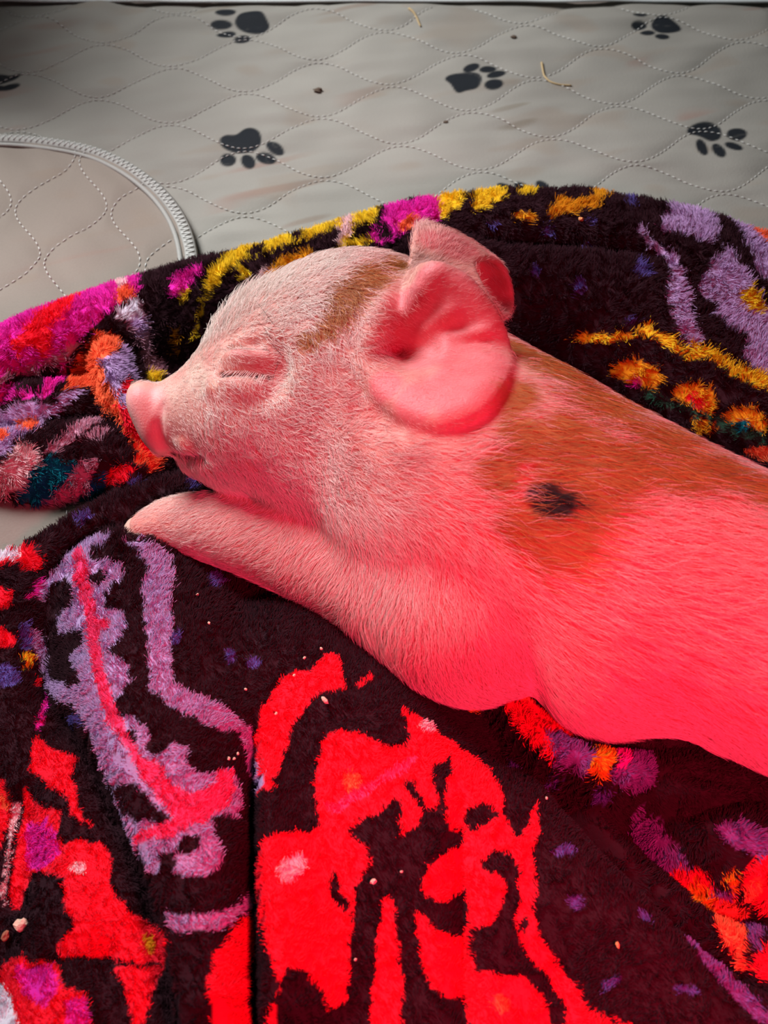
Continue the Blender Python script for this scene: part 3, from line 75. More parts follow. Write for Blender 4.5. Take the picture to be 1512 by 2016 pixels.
PRINT = [
    ('red', [-443,-1120,-440,-1084,-436,-1051,-435,-1008,-418,-956,-400,-905,-371,-875,-341,-847,-298,-838,-255,-825,-208,-761,-169,-776,-155,-830,-141,-884,-146,-925,-213,-930,-261,-969,-283,-1008,-306,-1046,-325,-1091,-343,-1137,-351,-1187,-358,-1237,-369,-1305,-412,-1315,-425,-1260,-444,-1187,-443,-1154]),
    ('red', [-201,-1094,-160,-1077,-88,-1098,-47,-1116,-5,-1131,36,-1135,78,-1139,90,-1100,73,-1047,55,-988,116,-1014,152,-1038,189,-1056,225,-1081,261,-1103,297,-1130,331,-1162,364,-1198,381,-1241,398,-1282,386,-1348,406,-1394,426,-1440,451,-1416,490,-1357,511,-1287,509,-1349,509,-1405,493,-1452,478,-1498,483,-1541,488,-1585,478,-1621,467,-1657,481,-1703,496,-1746,516,-1780,536,-1813,566,-1847,595,-1882,613,-1917,629,-1952,686,-1975,735,-1995,769,-2042,736,-2042,705,-2039,673,-2038,641,-2036,608,-2035,574,-2034,539,-2035,501,-2038,466,-2039,430,-2040,394,-2042,359,-2044,324,-2045,290,-2046,256,-2046,222,-2047,188,-2048,154,-2049,120,-2049,87,-2049,53,-2048,19,-2047,-14,-2045,-48,-2045,-82,-2045,-116,-2045,-149,-2047,-182,-2049,-215,-2051,-248,-2052,-280,-2054,-313,-2054,-349,-2051,-344,-2016,-338,-1985,-324,-1961,-312,-1935,-318,-1900,-328,-1869,-340,-1834,-352,-1800,-360,-1764,-369,-1727,-379,-1688,-383,-1654,-393,-1606,-403,-1559,-394,-1531,-391,-1488,-336,-1455,-289,-1443,-241,-1432,-213,-1420,-224,-1368,-234,-1317,-230,-1261,-227,-1205,-214,-1150]),
    ('red', [-104,-899,-43,-844,-40,-870,-91,-916]),
    ('black', [-316,-2054,-316,-2019,-314,-1985,-312,-1953,-308,-1922,-304,-1890,-270,-1863,-235,-1870,-217,-1895,-199,-1918,-168,-1965,-118,-1938,-115,-1905,-110,-1875,-106,-1843,-107,-1802,-106,-1762,-107,-1721,-102,-1686,-97,-1651,-92,-1617,-65,-1575,-38,-1534,-60,-1490,-100,-1460,-104,-1432,-78,-1400,-28,-1377,12,-1351,52,-1323,58,-1352,51,-1406,45,-1457,107,-1428,120,-1374,87,-1315,64,-1268,82,-1255,110,-1290,132,-1357,160,-1360,179,-1323,163,-1262,144,-1228,183,-1184,229,-1157,216,-1247,202,-1319,206,-1366,211,-1412,258,-1413,267,-1449,244,-1476,173,-1508,139,-1552,116,-1594,126,-1636,170,-1650,227,-1624,262,-1600,262,-1639,262,-1679,262,-1718,211,-1753,167,-1737,125,-1699,92,-1690,102,-1751,107,-1796,111,-1839,126,-1874,141,-1907,194,-1924,250,-1906,252,-1942,253,-1977,255,-2012,256,-2046,221,-2047,186,-2048,151,-2049,116,-2049,81,-2048,47,-2048,48,-2015,49,-1982,50,-1948,52,-1914,53,-1878,48,-1839,43,-1801,38,-1761,35,-1728,31,-1693,28,-1660,6,-1638,-10,-1670,-15,-1705,-21,-1741,-23,-1777,-26,-1811,-28,-1845,-31,-1877,-34,-1912,-37,-1946,-40,-1979,-43,-2012,-46,-2045,-80,-2045,-115,-2045,-149,-2047,-182,-2049,-216,-2051,-249,-2052,-282,-2054]),
    ('black', [272,-1346,329,-1332,369,-1349,379,-1372,337,-1391,290,-1429,269,-1404]),
    ('black', [308,-1521,355,-1487,411,-1498,435,-1551,435,-1594,436,-1636,422,-1678,409,-1719,423,-1758,437,-1798,469,-1820,501,-1843,526,-1881,550,-1920,562,-1963,574,-2006,508,-2018,500,-1984,492,-1949,484,-1913,453,-1886,422,-1858,378,-1856,334,-1854,283,-1842,274,-1805,265,-1770,277,-1731,309,-1718,343,-1702,361,-1670,380,-1637,383,-1585,351,-1554,317,-1554]),
    ('black', [-173,-1651,-171,-1602,-170,-1552,-157,-1563,-135,-1627,-110,-1669,-123,-1685]),
    ('black', [419,-1719,450,-1667,459,-1707,446,-1747]),
    ('coral', [-143,-1260,-127,-1235,-86,-1242,-72,-1267,-97,-1305,-125,-1302]),
    ('coral', [325,-1931,347,-1911,384,-1929,377,-1958,344,-1968]),
    ('pale', [-344,-1574,-320,-1544,-264,-1517,-248,-1540,-265,-1588,-294,-1620,-325,-1613]),
    ('pale', [115,-1046,140,-1017,179,-1042,163,-1069,127,-1068]),
    ('rose', [-198,-1352,-161,-1334,-123,-1315,-85,-1296,-47,-1271,-9,-1247,30,-1220,71,-1191,113,-1164,88,-1216,53,-1241,18,-1263,-16,-1287,-51,-1307,-89,-1331,-126,-1354,-164,-1374]),
    ('violet_spot', [547,-1476,587,-1465,619,-1485,599,-1507,556,-1499]),
    ('violet_spot', [587,-1631,620,-1622,639,-1648,616,-1672,591,-1661]),
    ('violet_spot', [801,-1672,838,-1678,834,-1709,806,-1706]),
    ('violet_spot', [660,-1869,715,-1864,718,-1883,663,-1896]),
    ('violet_spot', [872,-1890,906,-1893,940,-1895,941,-1919,878,-1919]),
    ('violet_spot', [573,-1162,616,-1181,628,-1194,583,-1179]),
    ('violet_spot', [725,-1240,762,-1254,775,-1273,734,-1266]),
    ('violet_spot', [445,-1077,482,-1084,469,-1149,433,-1159]),
    ('coral', [455,-817,491,-782,526,-876,539,-924,492,-935,449,-915]),
    ('red', [415,-915,456,-860,490,-910,533,-928,573,-961,614,-993,641,-1027,669,-1058,657,-1154,645,-1174,588,-1146,547,-1114,508,-1074,482,-1035,455,-995,433,-961]),
    ('purple', [559,-1073,634,-1039,662,-1119,714,-1158,707,-1204,669,-1194,631,-1174,596,-1146,576,-1114]),
    ('gold', [702,-1164,742,-1135,781,-1149,768,-1201,744,-1230,702,-1204,698,-1192]),
    ('magenta', [781,-1149,843,-1106,848,-1157,821,-1206,785,-1211]),
    ('purple', [772,-1213,826,-1206,867,-1126,929,-1136,914,-1201,915,-1241,879,-1243,836,-1255,766,-1243]),
    ('gold', [292,-911,356,-866,366,-904,311,-930]),
    ('purple', [863,-1287,900,-1300,936,-1312,962,-1352,986,-1393,1016,-1424,1046,-1454,1046,-1480,1014,-1464,973,-1457,948,-1429,923,-1401,898,-1373,886,-1323]),
    ('red', [997,-1447,1016,-1451,1037,-1451,1070,-1479,1104,-1505,1138,-1554,1107,-1535,1073,-1518,990,-1507]),
    ('gold', [1050,-1516,1061,-1489,1110,-1533,1154,-1566,1110,-1587,1030,-1576]),
    ('coral', [1130,-1576,1137,-1555,1176,-1567,1208,-1584,1245,-1612,1225,-1666,1186,-1731,1190,-1774,1202,-1811,1169,-1785,1144,-1745,1118,-1704,1113,-1650]),
    ('purple', [1115,-1524,1168,-1559,1152,-1562,1122,-1543]),
    ('purple', [1246,-1617,1267,-1669,1234,-1720,1217,-1759,1198,-1722,1226,-1667]),
    ('red', [1217,-1759,1249,-1734,1311,-1689,1283,-1741,1273,-1780,1267,-1816,1265,-1850,1219,-1848,1200,-1793]),
    ('red', [1181,-1520,1199,-1505,1222,-1485,1262,-1495,1303,-1502,1307,-1535,1315,-1564,1323,-1594,1336,-1621,1276,-1624,1246,-1596,1208,-1574,1197,-1545]),
    ('coral', [1196,-1555,1231,-1544,1256,-1571,1246,-1601]),
    ('gold', [1126,-1507,1153,-1504,1183,-1547,1161,-1555]),
    ('purple', [1106,-1389,1149,-1383,1196,-1373,1221,-1398,1250,-1419,1281,-1439,1311,-1459,1303,-1502,1256,-1495,1212,-1484,1176,-1471,1144,-1454,1123,-1424]),
    ('purple', [955,-1735,1046,-1694,1071,-1723,1096,-1750,1062,-1817,1081,-1846,1105,-1872,1125,-1899,1142,-1927,1160,-1953,1180,-1978,1172,-2003,1139,-1984,1109,-1963,1088,-1939,1069,-1913,1042,-1891,1019,-1867,1001,-1836,983,-1805,970,-1769]),
    ('lilac', [-1051,-201,-994,-192,-915,-220,-856,-286,-828,-382,-818,-479,-787,-601,-776,-670,-769,-729,-762,-791,-755,-851,-725,-935,-680,-963,-620,-977,-559,-1009,-509,-1035,-469,-1064,-443,-1121,-415,-1214,-403,-1292,-445,-1302,-455,-1241,-468,-1217,-475,-1175,-481,-1134,-506,-1094,-568,-1101,-631,-1080,-699,-1057,-755,-1010,-803,-971,-816,-915,-829,-858,-841,-800,-854,-736,-872,-670,-892,-601,-908,-538,-927,-468,-932,-369,-977,-286]),
    ('lilac', [-1290,-152,-1220,-119,-1133,-149,-1131,-218,-1182,-231,-1180,-286,-1112,-305,-1033,-342,-1011,-427,-1051,-455,-1073,-499,-1042,-553,-975,-591,-939,-680,-948,-741,-984,-774,-951,-820,-898,-858,-884,-919,-897,-976,-934,-1003,-911,-1058,-845,-1077,-786,-1127,-786,-1189,-759,-1214,-730,-1192,-699,-1171,-651,-1176,-653,-1230,-618,-1269,-573,-1268,-525,-1227,-486,-1264,-474,-1321,-478,-1396,-541,-1413,-543,-1471,-508,-1530,-511,-1584,-559,-1611,-621,-1602,-664,-1563,-704,-1592,-733,-1585,-761,-1541,-792,-1495,-824,-1444,-863,-1378,-874,-1350,-890,-1314,-914,-1275,-951,-1219,-970,-1173,-994,-1122,-1028,-1063,-1058,-1009,-1100,-943,-1184,-870,-1308,-754,-1291,-728,-1145,-858,-1070,-891,-1144,-774,-1180,-702,-1141,-650,-1123,-627,-1190,-601,-1265,-566,-1313,-474,-1242,-476,-1209,-452,-1320,-356,-1388,-376,-1440,-372,-1423,-319,-1406,-264,-1332,-227]),
    ('black', [-1155,-364,-1127,-341,-1082,-378,-1070,-421,-1103,-437,-1142,-407]),
    ('black', [-1371,-305,-1302,-299,-1222,-388,-1220,-457,-1291,-444,-1375,-381]),
    ('black', [-1310,-574,-1232,-588,-1133,-633,-1104,-696,-1161,-716,-1261,-659]),
    ('black', [-868,-1121,-838,-1117,-820,-1145,-825,-1175,-853,-1162]),
    ('black', [-891,-1304,-818,-1295,-770,-1334,-723,-1385,-673,-1421,-700,-1449,-762,-1418,-818,-1416,-852,-1367]),
    ('black', [-654,-1505,-624,-1484,-581,-1489,-581,-1524,-618,-1541,-647,-1532]),
    ('black', [-710,-1527,-659,-1527,-639,-1573,-697,-1592]),
    ('rose', [-1279,-188,-1239,-199,-1173,-323,-1154,-381,-1134,-440,-1102,-525,-1073,-601,-1032,-601,-1012,-661,-1044,-676,-1015,-767,-994,-842,-975,-892,-959,-935,-937,-982,-914,-1031,-882,-1091,-850,-1150,-820,-1187,-791,-1221,-739,-1240,-711,-1277,-683,-1314,-618,-1338,-568,-1305,-553,-1245,-509,-1241,-495,-1308,-516,-1382,-553,-1413,-590,-1444,-634,-1465,-680,-1481,-731,-1484,-784,-1485,-805,-1452,-760,-1451,-716,-1447,-670,-1421,-697,-1392,-725,-1362,-754,-1324,-784,-1285,-810,-1252,-837,-1215,-864,-1181,-899,-1131,-934,-1081,-963,-1024,-994,-964,-1014,-902,-1043,-826,-1071,-747,-1102,-662,-1131,-592,-1154,-534,-1180,-467,-1209,-393,-1229,-335]),
    ('lilac', [-678,-1696,-634,-1709,-594,-1718,-553,-1716,-514,-1710,-484,-1691,-455,-1670,-426,-1596,-415,-1633,-443,-1690,-465,-1722,-490,-1750,-538,-1767,-587,-1762,-641,-1752]),
    ('red', [-505,-1814,-487,-1785,-469,-1753,-449,-1723,-432,-1685,-404,-1674,-409,-1702,-410,-1739,-411,-1774,-412,-1810,-414,-1846,-415,-1881,-415,-1916,-411,-1949,-406,-1983,-404,-2013,-435,-2020,-468,-2023,-503,-2024,-506,-1994,-510,-1964,-514,-1935,-520,-1902,-513,-1858]),
    ('red', [-381,-1515,-352,-1468,-349,-1509,-346,-1548,-344,-1586,-341,-1624,-338,-1662,-336,-1697,-334,-1733,-332,-1767,-330,-1802,-352,-1763,-379,-1715,-383,-1681,-391,-1636,-395,-1601,-389,-1555]),
    ('red', [-1281,-1088,-1280,-1041,-1278,-994,-1243,-1026,-1170,-1079,-1103,-1096,-1107,-1160,-1082,-1237,-1061,-1279,-1042,-1318,-990,-1371,-1028,-1349,-1066,-1326,-1114,-1255,-1153,-1223,-1199,-1183,-1273,-1134]),
    ('red', [-1287,-1189,-1234,-1241,-1174,-1278,-1123,-1306,-1123,-1363,-1087,-1416,-1027,-1404,-956,-1422,-915,-1466,-913,-1532,-885,-1598,-848,-1630,-811,-1662,-772,-1673,-729,-1690,-673,-1757,-647,-1790,-663,-1825,-730,-1807,-775,-1812,-829,-1799,-892,-1779,-926,-1783,-961,-1787,-999,-1787,-1040,-1787,-1051,-1739,-1023,-1716,-997,-1692,-1019,-1657,-1043,-1621,-1057,-1574,-1072,-1528,-1129,-1506,-1193,-1481,-1232,-1511,-1233,-1549,-1235,-1585,-1277,-1599,-1298,-1534,-1299,-1497,-1299,-1459,-1298,-1422,-1299,-1384,-1295,-1340,-1290,-1296,-1293,-1257,-1290,-1223]),
    ('magenta', [-1280,-1298,-1187,-1314,-1123,-1370,-1109,-1408,-1091,-1448,-1129,-1464,-1171,-1478,-1244,-1452,-1255,-1402,-1267,-1351]),
    ('pale', [-1054,-1488,-1021,-1477,-995,-1507,-1020,-1520]),
    ('gold', [-778,-1737,-750,-1720,-726,-1751,-733,-1781,-768,-1775]),
    ('red', [-855,-1816,-814,-1818,-774,-1819,-735,-1819,-697,-1818,-709,-1851,-718,-1885,-727,-1922,-733,-1960,-740,-1997,-764,-1997,-777,-1963,-790,-1930,-801,-1898,-828,-1857]),
    ('red', [-1277,-1765,-1205,-1772,-1150,-1770,-1095,-1788,-1030,-1813,-993,-1878,-929,-1899,-916,-1936,-903,-1973,-892,-2008,-926,-2010,-962,-2010,-998,-2010,-1036,-2009,-1077,-2007,-1120,-2003,-1142,-1972,-1169,-1937,-1200,-1900,-1260,-1828]),
    ('magenta', [-1199,-1796,-1152,-1799,-1104,-1802,-1049,-1811,-1024,-1851,-1009,-1885,-1028,-1912,-1048,-1939,-1092,-1914,-1142,-1887,-1170,-1842]),
    ('magenta', [-986,-1921,-926,-1914,-916,-1946,-905,-1977,-896,-2008,-929,-2010,-964,-2010,-974,-1966]),
    ('white', [-1302,-1810,-1255,-1838,-1192,-1887,-1162,-1929,-1138,-1967,-1115,-2004,-1171,-2000,-1241,-1990,-1255,-1955,-1272,-1917,-1283,-1881,-1294,-1845]),
    ('pale', [-1341,-1224,-1306,-1224,-1310,-1294,-1310,-1340,-1312,-1384,-1312,-1452,-1309,-1495,-1306,-1539,-1301,-1583,-1324,-1551,-1326,-1509,-1326,-1468,-1326,-1426,-1330,-1383,-1333,-1339,-1338,-1293]),
    ('red', [-1444,-1112,-1393,-1149,-1347,-1196,-1345,-1235,-1341,-1275,-1344,-1317,-1347,-1359,-1349,-1400,-1382,-1416,-1393,-1372,-1404,-1327,-1414,-1284,-1423,-1239,-1433,-1195,-1440,-1152]),
    ('coral', [-1390,-1174,-1356,-1204,-1354,-1249,-1384,-1246]),
    ('red', [-1981,268,-1613,-147,-1555,-126,-1464,-143,-1423,-194,-1442,-231,-1486,-246,-1537,-200,-1584,-234,-1641,-252]),
    ('white', [-1921,245,-1591,-146,-1539,-137,-1508,-163,-1541,-185,-1618,-216]),
    ('red', [-1627,-312,-1560,-331,-1514,-363,-1495,-433,-1543,-446,-1595,-454,-1610,-385]),
    ('red', [-1581,-512,-1515,-534,-1454,-567,-1454,-611,-1504,-617,-1560,-615,-1570,-565]),
    ('magenta', [-1461,-393,-1445,-336,-1432,-272,-1416,-294,-1444,-386]),
    ('violet_spot', [-1455,-512,-1426,-481,-1413,-529,-1397,-582,-1424,-637,-1439,-575]),
    ('yellow', [-1415,-650,-1397,-605,-1375,-635,-1380,-706,-1397,-715]),
    ('lilac', [-1422,-511,-1392,-507,-1341,-588,-1323,-647,-1307,-703,-1214,-802,-1134,-884,-1074,-941,-1084,-968,-1143,-914,-1201,-865,-1292,-770,-1331,-711,-1366,-655,-1386,-612,-1406,-569]),
    ('magenta', [-1302,-786,-1284,-813,-1277,-879,-1276,-936,-1285,-971,-1300,-871]),
    ('red', [-1365,-722,-1345,-721,-1343,-758,-1355,-757]),
    ('violet_spot', [-1143,-950,-1070,-994,-1054,-1030,-1145,-963]),
    ('violet_spot', [-719,-336,-695,-278,-654,-328,-664,-399,-699,-400]),
    ('violet_spot', [-771,-713,-753,-692,-734,-718,-739,-758,-760,-757]),
    ('violet_spot', [-586,-771,-564,-740,-539,-772,-551,-812,-576,-807]),
    ('violet_spot', [-497,-784,-471,-766,-442,-798,-461,-829,-489,-820]),
    ('violet_spot', [-1486,-687,-1416,-707,-1389,-777,-1439,-799,-1497,-770]),
    ('magenta', [-1934,1123,-1875,1143,-1815,1163,-1782,1284,-1732,1334,-1674,1365,-1622,1392,-1577,1435,-1483,1484,-1433,1512,-1335,1404,-1263,1454,-1195,1383,-1156,1174,-1184,1137,-1250,1096,-1295,1062,-1325,1033,-1368,989,-1434,927,-1509,874,-1585,838,-1632,815,-1683,799,-1754,726,-1804,690,-1851,651,-1855,708,-1861,769,-1875,845]),
    ('red', [-1719,887,-1678,937,-1640,993,-1594,1172,-1558,1253,-1552,1464,-1461,1323,-1479,1051,-1509,997,-1541,950,-1557,873,-1596,847,-1628,884,-1691,837]),
    ('coral', [-1274,1200,-1228,1221,-1181,1154,-1216,1106,-1259,1113]),
    ('pale', [-1343,1423,-1281,1455,-1236,1221,-1271,1186]),
    ('dusk', [-1819,674,-1754,726,-1716,786,-1658,809,-1603,835,-1546,858,-1501,887,-1456,917,-1420,930,-1446,892,-1495,856,-1543,836,-1590,816,-1645,797,-1702,780,-1754,701,-1821,646]),
    ('magenta', [-1819,636,-1756,698,-1715,721,-1694,787,-1643,774,-1604,807,-1553,833,-1492,856,-1493,838,-1474,683,-1509,615,-1594,606,-1703,627,-1756,634,-1821,589]),
    ('black', [-1706,773,-1631,788,-1529,644,-1579,619,-1644,635,-1705,718]),
    ('black', [-1598,816,-1535,842,-1512,827,-1548,805,-1597,798]),
    ('lilac', [-1817,532,-1752,589,-1660,591,-1579,594,-1503,581,-1483,556,-1544,525,-1520,410,-1574,344,-1611,307,-1647,259,-1719,235,-1725,288,-1806,466]),
    ('coral', [-1667,528,-1620,544,-1578,538,-1535,410,-1592,381]),
    ('coral', [-1777,478,-1734,484,-1638,363,-1660,323,-1701,314]),
    ('lilac', [-1471,615,-1406,644,-1367,635,-1427,594,-1483,556,-1505,566]),
    ('dusk', [-1384,369,-1321,444,-1289,576,-1242,524,-1264,483,-1286,369,-1331,326,-1373,305,-1414,280,-1463,277,-1420,329]),
    ('dusk', [-1308,317,-1257,363,-1206,404,-1224,329]),
    ('pale', [-1726,205,-1643,229,-1594,304,-1529,298,-1463,247,-1503,217,-1540,190,-1578,157,-1630,147,-1695,156,-1796,196,-1752,187]),
    ('teal', [-1600,145,-1564,166,-1533,196,-1488,217,-1441,271,-1398,247,-1326,235,-1343,199,-1389,176,-1428,157,-1486,127,-1527,125,-1632,146,-1634,147]),
    ('dusk', [-1514,125,-1467,136,-1428,157,-1368,188,-1334,214,-1288,244,-1222,241,-1227,217,-1273,188,-1295,166,-1364,132,-1440,125]),
    ('teal', [-1364,126,-1295,166,-1266,188,-1188,209,-1204,187,-1251,166,-1318,138]),
    ('red', [-1251,166,-1197,187,-1179,218,-1131,235,-1076,196,-1082,163,-1142,140,-1234,177]),
    ('coral', [-1450,638,-1471,848,-1426,899,-1394,935,-1361,967,-1325,1000,-1267,982,-1226,872,-1242,740,-1273,725,-1221,637,-1179,545,-1131,495,-1091,464,-1062,431,-1033,400,-1013,354,-995,318,-978,260,-1019,215,-1070,223,-1089,311,-1117,369,-1142,422,-1220,510,-1292,616,-1370,657,-1414,647]),
    ('red', [-1178,517,-1090,455,-1038,394,-1002,321,-1044,272,-1085,345,-1132,415,-1153,461]),
    ('lilac', [-1279,751,-1224,800,-1226,914,-1166,757,-1136,665,-1156,650,-1179,551,-1220,628]),
    ('red', [-1179,557,-1156,650,-1125,616,-1115,552,-1152,507]),
    ('lilac', [-1188,548,-1120,545,-1093,489,-1112,467,-1151,492]),
    ('dusk', [-1271,1049,-1235,1089,-1154,1147,-1137,1117,-1126,1061,-1120,1015,-1110,948,-1065,925,-1046,862,-1048,798,-1112,858,-1142,848,-1156,924,-1168,956,-1181,988,-1216,1030]),
    ('white', [-1263,1056,-1235,1089,-1153,1140,-1138,1057,-1202,1033]),
    ('lilac', [-1202,1033,-1134,1057,-1121,1006,-1173,988]),
    ('yellow', [-1140,824,-1104,858,-1052,825,-1037,771,-1079,749,-1116,717]),
    ('violet_spot', [-1090,157,-1056,169,-1033,154,-1055,119,-1087,134]),
    ('violet_spot', [-857,148,-814,142,-792,110,-822,98,-846,119]),
    ('violet_spot', [-1300,-31,-1232,-2,-1215,-19,-1274,-63]),
    ('magenta', [-1032,1209,-983,1279,-892,1335,-859,1292,-895,1225,-934,1174,-1004,1158]),
    ('yellow', [-972,1144,-944,1195,-920,1202,-932,1134,-956,1114]),
    ('yellow', [-843,1274,-801,1341,-742,1550,-675,1593,-612,1665,-544,1713,-473,1745,-400,1765,-329,1795,-256,1805,-199,1825,-141,1853,-83,1863,-25,1824,-25,1578,-81,1569,-137,1564,-222,1561,-305,1507,-381,1471,-458,1451,-520,1426,-582,1400,-635,1367,-688,1335,-751,1262,-789,1186,-828,1134,-869,1077,-885,1043,-901,1008,-929,1008,-905,1039,-882,1077,-842,1149,-830,1198]),
    ('black', [-669,1420,-614,1569,-583,1424,-635,1367]),
    ('black', [-479,1650,-423,1679,-390,1500,-459,1472]),
    ('yellow', [-704,1352,-657,1308,-633,1249,-667,1228,-683,1283]),
    ('pale', [-699,1137,-662,1181,-626,1228,-547,1302,-466,1333,-436,1289,-504,1255,-571,1222,-652,1164]),
    ('gold', [-533,1308,-467,1371,-412,1379,-356,1390,-332,1361,-382,1308,-463,1273,-558,1232]),
    ('yellow', [-258,1315,-204,1411,-179,1521,-153,1724,-130,1546,-157,1454,-52,1458,-17,1433,-107,1414,-169,1398,-224,1328]),
    ('pale', [-227,1472,-195,1704,-154,1785,-158,1517,-197,1388]),
    ('magenta', [-59,1491,4,1556,25,1883,88,1814,149,1661,210,1644,272,1640,261,1537,170,1488,129,1492,80,1460,31,1423,-38,1405]),
    ('black', [-38,1487,-10,1536,38,1514,31,1454,-17,1438]),
    ('coral', [59,1495,88,1561,144,1587,157,1523,115,1471]),
    ('gold', [-175,1336,-134,1357,-120,1336,-148,1310]),
    ('gold', [-995,1024,-973,1039,-963,1008,-986,957,-1002,977]),
    ('magenta', [141,1660,201,1944,268,1964,270,1665,255,1543,191,1521]),
    ('yellow', [260,1964,331,1965,433,1994,378,1699,320,1593,265,1539,255,1823]),
    ('yellow', [425,1670,458,1874,526,1914,598,1974,595,1730,525,1653,458,1606,427,1610]),
    ('yellow', [650,1734,725,1934,778,1919,724,1723]),
    ('gold', [609,1568,658,1598,719,1560,708,1539,624,1547]),
    ('gold', [772,1560,835,1666,872,1704,899,1666,1012,1700,1080,1894,1144,1943,1192,1931,1213,1934,1143,1819,1042,1611,931,1573,845,1560,802,1540]),
    ('violet_spot', [1198,1674,1249,1894,1245,1661,1206,1598]),
    ('violet_spot', [482,1538,529,1547,561,1531,519,1519]),
    ('violet_spot', [751,1486,787,1505,824,1486,784,1476]),
    ('violet_spot', [957,1446,975,1452,999,1429,954,1332]),
    ('violet_spot', [958,1518,989,1528,1009,1514,982,1496]),
    ('violet_spot', [1148,1226,1191,1303,1236,1262,1233,1205,1184,1176]),
    ('violet_spot', [880,1131,913,1173,945,1127,914,1082]),
    ('violet_spot', [684,1198,712,1235,736,1201,704,1168]),
    ('violet_spot', [1094,968,1129,985,1155,957,1125,936]),
    ('lilac', [1306,1463,1376,1559,1444,1751,1545,1814,1593,1791,1600,1703,1610,1441,1581,1396,1510,1355,1454,1396,1373,1421]),
    ('lilac', [1642,1772,1682,1752,1762,1693,1843,1664,1899,1623,1955,1583,2014,1551,2034,1542,2014,1453,1977,1215,1960,1136,1954,1078,1952,1027,1905,1045,1860,1068,1816,1094,1772,1121,1727,1178,1721,1239,1721,1317,1699,1453,1691,1744]),
    ('coral', [1774,1694,1801,1684,1850,1654,1903,1623,1839,1374,1770,1432]),
    ('lilac', [1459,1143,1486,1217,1530,1267,1603,1337,1642,1334,1654,1264,1670,1203,1703,1128,1730,1083,1758,1042,1817,988,1884,955,1946,916,1944,867,1922,782,1893,689,1874,613,1816,622,1757,631,1702,647,1618,673,1601,746,1631,816,1630,867,1572,887,1542,942,1488,981,1526,1025,1475,1098]),
    ('yellow', [1634,1082,1663,1120,1703,1128,1725,1083,1748,1042,1718,1008,1657,1016]),
    ('lilac', [1200,1471,1237,1475,1254,1429,1303,1386,1374,1308,1395,1230,1380,1176,1411,1090,1405,982,1403,887,1440,847,1387,811,1340,847,1316,919,1305,999,1294,1075,1331,1205,1329,1319,1275,1385,1225,1428]),
    ('yellow', [847,936,935,938,992,928,1049,921,1111,917,1174,916,1209,949,1232,909,1295,874,1339,810,1408,827,1490,785,1524,745,1555,700,1636,661,1702,647,1742,620,1782,594,1821,568,1858,538,1842,449,1805,477,1768,507,1729,533,1689,559,1625,585,1566,634,1508,687,1439,748,1356,754,1292,817,1220,872,1128,897,1059,896,994,906,921,921]),
    ('yellow', [1339,806,1408,825,1490,783,1522,740,1555,698,1535,683,1486,718,1439,756,1366,771]),
    ('gold', [1050,797,1075,826,1138,822,1220,781,1261,721,1258,691,1189,705,1126,742]),
    ('magenta', [1134,735,1155,746,1183,718,1166,707]),
    ('gold', [1311,645,1346,664,1405,648,1467,602,1488,547,1477,525,1408,549,1338,602]),
    ('red', [1346,619,1378,627,1423,588,1421,558,1381,580]),
    ('gold', [1511,499,1553,514,1620,495,1669,438,1680,391,1612,418,1537,465]),
    ('gold', [1376,549,1424,520,1472,490,1496,458,1425,484,1386,516]),
    ('coral', [1593,357,1639,355,1684,353,1747,299,1737,229,1685,267,1630,303]),
    ('green', [1189,692,1212,698,1242,668,1286,634,1329,597,1374,577,1416,550,1462,527,1504,498,1545,465,1587,436,1635,407,1682,374,1729,332,1776,294,1815,243,1811,206,1772,257,1729,302,1684,348,1637,377,1590,407,1537,436,1488,476,1434,518,1376,553,1332,587,1286,617,1208,668]),
    ('teal', [1566,455,1587,464,1612,438,1596,420,1572,438]),
]

# ---------------------------------------------------------------- numeric helpers
def smin(a, b, k):
    h = np.clip(0.5 + 0.5 * (b - a) / k, 0, 1)
    return b + (a - b) * h - k * h * (1 - h)


def round_cone(X, Y, Z, a, b, ra, rb):
    ba = b - a
    l2 = max(float(ba @ ba), 1e-10); rr = ra - rb; a2 = max(l2 - rr * rr, 1e-10); il2 = 1 / l2
    x, y_, z_ = X - a[0], Y - a[1], Z - a[2]
    y = x * ba[0] + y_ * ba[1] + z_ * ba[2]
    z = y - l2
    x2 = (x * l2 - ba[0] * y) ** 2 + (y_ * l2 - ba[1] * y) ** 2 + (z_ * l2 - ba[2] * y) ** 2
    y2 = y * y * l2; z2 = z * z * l2
    k = np.sign(rr) * rr * rr * x2
    return np.where(np.sign(z) * a2 * z2 > k, np.sqrt(x2 + z2) * il2 - rb,
                    np.where(np.sign(y) * a2 * y2 < k, np.sqrt(x2 + y2) * il2 - ra,
                             (np.sqrt(x2 * a2 * il2) + y * rr) * il2 - ra))


